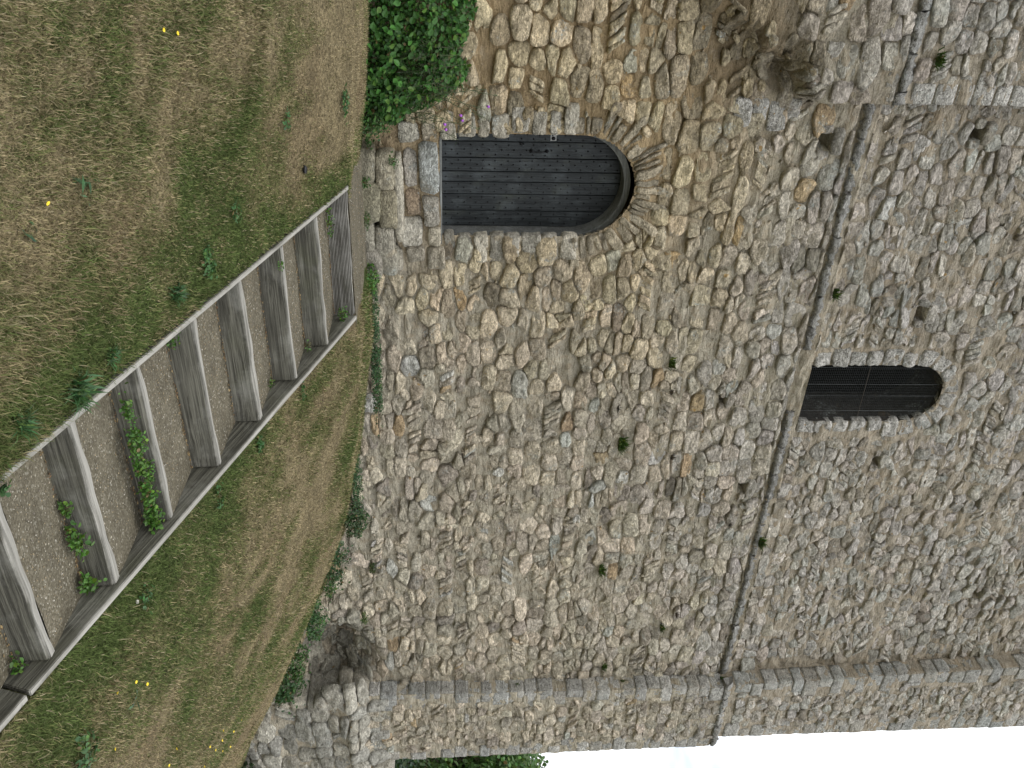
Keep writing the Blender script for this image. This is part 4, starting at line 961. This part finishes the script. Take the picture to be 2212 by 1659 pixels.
weed('leafy_weed', 'small clump of weeds growing on the wall ledge left of the door foot', 'weed', (3.02, -.34, -.52), (.10, .07), .12, 170, .022, side=.4)
weed('leafy_weed', 'bright green weed at the left end of the mossy footing stones', 'weed', (3.22, -.47, -.79), (.06, .04), .11, 120, .022)
weed('leafy_weed', 'narrow patch of green weed at the foot of the mossy footing stones', 'weed', (3.60, -.50, -.79), (.12, .04), .08, 160, .020)
weed('leafy_weed', 'tall green patch of weeds where the landing meets the wall right of the footing', 'weed', (4.28, -.48, -.79), (.16, .12), .16, 520, .028, base=(.055, .14, .022))
weed('creeping_plant', 'long blue-green strip of creeping plants along the wall foot right of the landing', 'creeper', (5.35, -.14, -.83), (.98, .12), .13, 3600, .024, base=(.040, .095, .034), side=.5, flat=.2)
weed('creeping_plant', 'thin broken strip of creeping plants along the wall foot midway to the corner', 'creeper', (7.35, -.16, gz(7.35, -.16)), (.80, .14), .16, 1700, .026, base=(.040, .09, .034), side=.5)
weed('leafy_weed', 'dark bushy weed clinging low on the wall where the ground starts to drop', 'weed', (8.0, -.14, -1.28), (.30, .14), .40, 1000, .034, base=(.035, .07, .022), side=.6)
weed('leafy_weed', 'green weeds on the slope against the broken stones right of centre', 'weed', (9.0, -.22, gz(9.0, -.22)), (.36, .14), .20, 620, .034, side=.5)
weed('leafy_weed', 'dark green weeds spreading over the turf edge below the broken stones', 'weed', (8.55, -.30, gz(8.55, -.3)), (.50, .16), .30, 1300, .034, base=(.035, .08, .028), side=.4)
weed('leafy_weed', 'lush weeds where the turf meets the rubble left of the hollow', 'weed', (9.65, -.34, gz(9.65, -.34)), (.42, .18), .36, 1300, .038, base=(.04, .10, .026), side=.4)
weed('leafy_weed', 'small bushy weed growing between stones above the robbed wall foot', 'weed', (8.98, -.05, -1.02), (.10, .06), .14, 220, .022, base=(.045, .07, .02), side=.6)
weed('leafy_weed', 'weeds along the slope below the hollow in the wall foot', 'weed', (10.35, -.35, gz(10.35, -.35)), (.6, .2), .30, 1300, .040, side=.5)
weed('leafy_weed', 'dark green weed inside the hollow beside the corner pier', 'weed', (11.05, -.30, gz(11.05, -.3)), (.5, .2), .50, 1500, .045, base=(.035, .085, .024), side=.5)
weed('leafy_weed', 'grassy tuft hanging from the broken stones above the hollow', 'weed', (9.95, -.08, -1.18), (.12, .08), .14, 200, .026, base=(.05, .085, .02), side=.6)
# tall thin thistle-like flower spray left of the door
kp = empty('flowering_weed', (2.40, -.32, -.30), 'wispy spray of narrow leaves and small purple flowers left of the door', 'wildflower')
q = np.random.default_rng(44); ls, LP, fl = [], [], []
for k in range(26):
    b = np.array([2.35 + q.uniform(-.35, .30), -.28, -.25 + q.uniform(-.25, .2)]); e = b + np.array([q.uniform(-.25, .40), q.uniform(-.16, .02), q.uniform(.25, .78)]); mid = (b + e) / 2 + q.normal(0, .04, 3)
    ls.append([tuple(b), tuple(mid), tuple(e)])
    for t in np.linspace(.1, 1, 30): LP.append((b * (1 - t) ** 2 + 2 * mid * t * (1 - t) + e * t * t) + q.normal(0, .014, 3))
stems('stem', ls, .0028, plain('knapweed_stem', (.06, .075, .035), .8), kp, (2.4, -.3, -.3))
LP = np.array(LP); V, F, T = leaves(LP, np.tile([0, -.6, .6], (len(LP), 1)), q.uniform(.03, .07, len(LP)), greens(len(LP), q, (.06, .085, .04), .3), q, (LEAFN, LEAFNF), .9); mk('foliage', V, F, M_leaf, kp, loc=(2.4, -.3, -.3), tint=T, kind='stuff')
for fx, fz in ((2.53, .175), (2.62, .02), (2.67, .03), (2.58, .19), (2.44, .44)):
    v, f = tube([(fx, -.44, fz), (fx, -.455, fz + .012), (fx, -.47, fz + .022)], [.004, .010, .014], 8); mk('flower_head', v, f, M_pur, kp, loc=(fx, -.45, fz))
# ferns and dark dead tufts rooted in the wall
FERN = (.050, .095, .018)
for (x_, z_, n, ln, lb) in ((6.87, 2.28, 90, .15, 'largest green fern tuft, in the middle of the wall'), (5.63, 2.78, 50, .11, 'fern tuft in the wall between the door arch and the window'), (8.64, 4.50, 60, .13, 'tuft sprouting on the string course right of the window'), (9.13, 2.24, 60, .13, 'fern tuft beside the long dark joint right of centre'),
                            (11.25, 2.49, 40, .11, 'small tuft beside the pier at mid height'), (10.38, 3.30, 34, .10, 'small tuft among grey lichen below the string course'), (4.67, 4.62, 40, .10, 'green tuft on the string course between hole and window'), (1.95, 4.95, 40, .10, 'green tuft above the ledge of the left buttress')):
    tuft('wall_fern', lb, 'fern', (x_, float(off(x_, z_)) - .05, z_), int(n * 1.6), ln * 1.35, FERN, w=.0065, lean=.9, side=True)
for (z_, n, lb) in ((-.52, 90, 'lowest green tuft in the inner corner of the pier'), (1.12, 55, 'second tuft up the inner corner of the pier'), (2.80, 70, 'third tuft up the inner corner of the pier'), (4.42, 60, 'tuft where string course and pier meet')):
    tuft('wall_fern', lb, 'fern', (11.58, -.10, z_), n, .15, (.05, .085, .02), w=.006, lean=.8, side=True)
for (x_, z_, lb) in ((6.05, 2.85, 'wisp of dead grass in the wall left of the fern tufts'), (7.1, 3.0, 'dead brown tuft in the wall above the largest fern'), (6.3, 2.2, 'small dead tuft in the wall below the largest fern'), (8.3, 4.0, 'dark dead tuft below the string course'), (10.1, 3.5, 'dead brown tuft right of the wall centre below the string course'), (11.55, 5.6, 'dead dark tuft in the pier corner above the string course'), (11.52, 6.9, 'uppermost dead tuft in the pier corner')):
    tuft('dead_tuft', lb, 'dead plant', (x_, float(off(x_, z_)) - .05, z_), 60, .09, (.060, .052, .040), w=.003, lean=1.0, side=True)
# weeds on the steps
W = [((3.45, -4.70, -1.865), (.48, .075), .12, 1500, .023, 'long leafy weed sprawling along the back of the fifth tread'), ((3.86, -4.70, -1.87), (.12, .07), .11, 320, .028, 'thick end of green weed by the right stringer on the fifth tread'),
     ((3.56, -5.25, -2.09), (.12, .05), .13, 150, .030, 'leafy sprig in the middle of the tread second from the bottom'), ((3.87, -5.26, -2.09), (.06, .05), .12, 120, .030, 'leafy sprig in the right corner of the tread second from the bottom'),
     ((3.34, -5.23, -2.10), (.06, .03), .09, 50, .028, 'small sprig left of centre on the lowest visible tread back'), ((3.90, -1.97, -.93), (.08, .035), .11, 130, .020, 'bright green weed in the top right corner of the steps'), ((3.02, -1.96, -.97), (.14, .04), .08, 130, .020, 'green weed at the left end below the top board'),
     ((3.90, -2.52, -1.15), (.06, .04), .08, 90, .020, 'weed in the right corner of the second step down'), ((2.87, -4.15, -1.72), (.07, .05), .10, 110, .024, 'weed in the left corner of the fourth step down'), ((2.90, -3.05, -1.20), (.05, .03), .06, 40, .018, 'tiny weed in the left corner of the third step down'),
     ((3.92, -4.02, -1.60), (.05, .06), .07, 60, .018, 'tiny weeds on the right end of the middle nosing'), ((3.92, -5.80, -2.28), (.05, .05), .08, 50, .026, 'small weed in the right corner of the bottom tread'), ((3.90, -3.10, -1.37), (.04, .04), .06, 40, .018, 'sprig by the right stringer three steps down')]
for c, rad, h, n, s, lb in W: weed('step_weed', lb, 'weed', c, rad, h, n, s, base=(.06, .14, .022), side=.2)
# plants in the left bank
for (x_, y_, n, ln, lb) in ((2.60, -5.16, 150, .17, 'large green grass tuft flopping over the left stringer'), (2.56, -4.88, 80, .10, 'smaller green tuft beside the left stringer'), (2.50, -4.28, 120, .10, 'green tuft beside the left stringer at mid height'), (2.53, -5.55, 70, .13, 'dark green grass tuft at the lower end of the left stringer')):
    tuft('grass_tuft', lb, 'grass tuft', (x_, y_, gz(x_, y_)), n, ln, (.05, .115, .04), w=.0045, lean=.8)
for (x_, y_, rd, n, s, lb) in ((2.44, -3.95, .12, 240, .026, 'broad patch of leafy weeds in the bank by the left stringer'), (1.95, -2.05, .13, 260, .028, 'blue-green weed rosette in the parched turf nearest the wall'), (1.85, -2.95, .09, 90, .026, 'small weed patch in the upper bank'), (2.25, -3.6, .10, 120, .024, 'green patch between the stringer and the dry turf'), (2.72, -5.72, .10, 20, .06, 'round-leaved plant at the bottom edge beside the left stringer'),
                               (4.14, -3.6, .07, 110, .026, 'weed clump against the right stringer below the landing'), (4.16, -4.15, .10, 150, .028, 'weed clump against the right stringer at mid height'), (4.10, -2.9, .08, 120, .024, 'dark weeds under the upper end of the right stringer'), (4.25, -5.0, .10, 130, .028, 'weed patch beside the lower right stringer'), (4.75, -5.75, .16, 240, .034, 'lush green clover patch near the bottom right of the slope')):
    weed('turf_weed', lb, 'weed', (x_, y_, gz(x_, y_)), rd, .035, n, s, base=(.045, .11, .032), up_=1.2)
for (x_, y_, rd, n, s, lb, bs) in ((1.55, -5.05, .07, 14, .085, 'flat rosette of long narrow leaves in the lower bank', (.05, .10, .045)), (1.62, -5.4, .06, 10, .07, 'smaller flat rosette in the lower bank', (.05, .10, .05)), (4.9, -5.3, .05, 16, .06, 'grey-green thistle leaves in the right hand slope', (.07, .12, .07))):
    weed('turf_weed', lb, 'weed', (x_, y_, gz(x_, y_)), rd, .03, n, s, base=bs, up_=1.4, tpl=(LEAFN * np.array([1.9, 1, 1]), LEAFNF))
# dropping on the turf, pale stone chip
bm = bmesh.new(); bmesh.ops.create_icosphere(bm, subdivisions=2, radius=1); V = np.array([v.co[:] for v in bm.verts]); F = [[v.index for v in f.verts] for f in bm.faces]; bm.free()
lm = lambda c, s, sd: (V * np.array(s)) * (1 + (noise(V[:, 0] * 3, V[:, 1] * 3, V[:, 2] * 3, sd)[:, None] - .5) * .5) + np.array(c)
mk('dropping', lm((2.30, -2.68, gz(2.3, -2.68) + .015), (.035, .02, .018), 1), F, M_slug, loc=(2.3, -2.68, gz(2.3, -2.68)), label='black lump lying on the parched turf left of the steps', category='dropping')
mk('stone_chip', lm((4.22, -5.1, gz(4.22, -5.1) + .01), (.016, .012, .010), 2), F, plain('pale_chip', (.5, .48, .42)), loc=(4.22, -5.1, gz(4.22, -5.1)), label='pale stone chip in the turf beside the lower right stringer', category='stone')
# yellow flowers
q = np.random.default_rng(9); FLW = []
for k in range(9):
    a, d_ = math.radians(q.uniform(52, 62)), q.uniform(5.5, 11); cx, cy = d_ * math.sin(a), -9.09 + d_ * math.cos(a)
    for j in range(q.integers(3, 7)): FLW.append((cx + q.normal(0, .18), cy + q.normal(0, .18)))
FLW = [(a, b) for a, b in FLW if a > 4.2 and b < -.6]
pet = []
bm = bmesh.new(); bmesh.ops.create_cone(bm, segments=8, radius1=.003, radius2=.011, depth=.008, cap_ends=True); fme = bpy.data.meshes.new('yellow_flower'); bm.to_mesh(fme); bm.free(); fme.materials.append(M_yel)
for i, (a, b) in enumerate(FLW + [(1.52, -5.32), (.98, -4.42), (1.02, -4.30)]):
    o = bpy.data.objects.new('yellow_flower', fme); COL.objects.link(o); o.location = (a, b, gz(a, b) + .03); o.rotation_euler = (q.uniform(-.4, .4), q.uniform(-.4, .4), 0)
    if i < len(FLW):
        near = b < -4.2; far = a > 6.6
        w_ = ('tiny yellow flower in the lower slope close beside the steps', 'yellow flowers low on the right slope') if near else ('tiny yellow flower on the far slope towards the corner pier', 'yellow flowers far out on the right slope') if far else ('tiny yellow flower in the middle of the slope right of the steps', 'yellow flowers in the middle of the right slope')
        props(o, w_[0], 'flower', w_[1])
    else: props(o, 'tiny yellow flower in the bank far left of the steps', 'flower', 'yellow flowers in the left bank')

# ------------------------------------------------------------------ trees beyond the corner
def tree(name, label, base, hgt, cr, zc, n, size, col, seed, cone=False):
    q = np.random.default_rng(seed); o = empty(name, base, label, 'tree'); b = np.array(base)
    v, f = tube([tuple(b - [0, 0, .5]), tuple(b + [0.1, 0, hgt * .4]), tuple(b + [0, .1, hgt * .85])], [.28, .2, .05], 10); mk('trunk', v, f, M_bark, o, loc=base)
    for k in range(9):
        t = q.uniform(.2, .8); a = q.uniform(0, 6.28); s = b + [0, 0, hgt * t]; e = s + np.array([math.cos(a) * cr * .8 * (1.1 - t), math.sin(a) * cr * .8 * (1.1 - t), hgt * .12])
        v, f = tube([tuple(s), tuple((s + e) / 2 + [0, 0, -.1]), tuple(e)], [.09, .06, .02], 6); mk('limb', v, f, M_bark, o, loc=tuple(s))
    nc = 130; C = []
    while len(C) < nc:
        p = q.uniform(-1, 1, 3)
        if cone:
            if math.hypot(p[0], p[1]) < (1 - p[2]) * .55: C.append(p)
        elif .35 < np.linalg.norm(p) < 1: C.append(p)
    C = np.array(C) * np.array([cr, cr, zc]) + b + [0, 0, hgt - zc]; ci = q.integers(0, nc, n); rs = cr * .26
    d = q.normal(0, 1, (n, 3)); d /= np.linalg.norm(d, axis=1)[:, None]; P = C[ci] + d * (q.random(n) ** .4)[:, None] * rs * np.array([1, 1, .7])
    tt = greens(n, q, col, .3) * q.uniform(.75, 1.3, nc)[ci][:, None]; Vv, Ff, Tt = leaves(P, d + [0, 0, .4], q.uniform(.7, 1.3, n) * size, tt, q, spread=.5)
    mk('crown', Vv, Ff, M_leaf, o, loc=base, tint=Tt)
tree('broadleaf_tree', 'bright green broadleaf tree seen past the right edge of the tower', (28.0, 9.5, -6.5), 10.0, 3.6, 4.4, 42000, .17, (.060, .12, .030), 3)
tree('dark_tree', 'dark green tree top rising behind the brighter one at the tower edge', (38.0, 17.0, -7.5), 12.6, 4.2, 4.6, 26000, .22, (.022, .055, .024), 4)
tree('dark_tree', 'dark tree low behind the foot of the corner pier', (21.5, 4.5, -6.2), 5.6, 2.6, 3.0, 26000, .13, (.020, .050, .018), 6)
weed('dark_bush', 'dark shrub growing against the foot of the corner pier', 'shrub', (13.35, -.75, gz(13.35, -.75) - .1), (.75, .5), .95, 5200, .05, base=(.026, .05, .016), flat=.5)
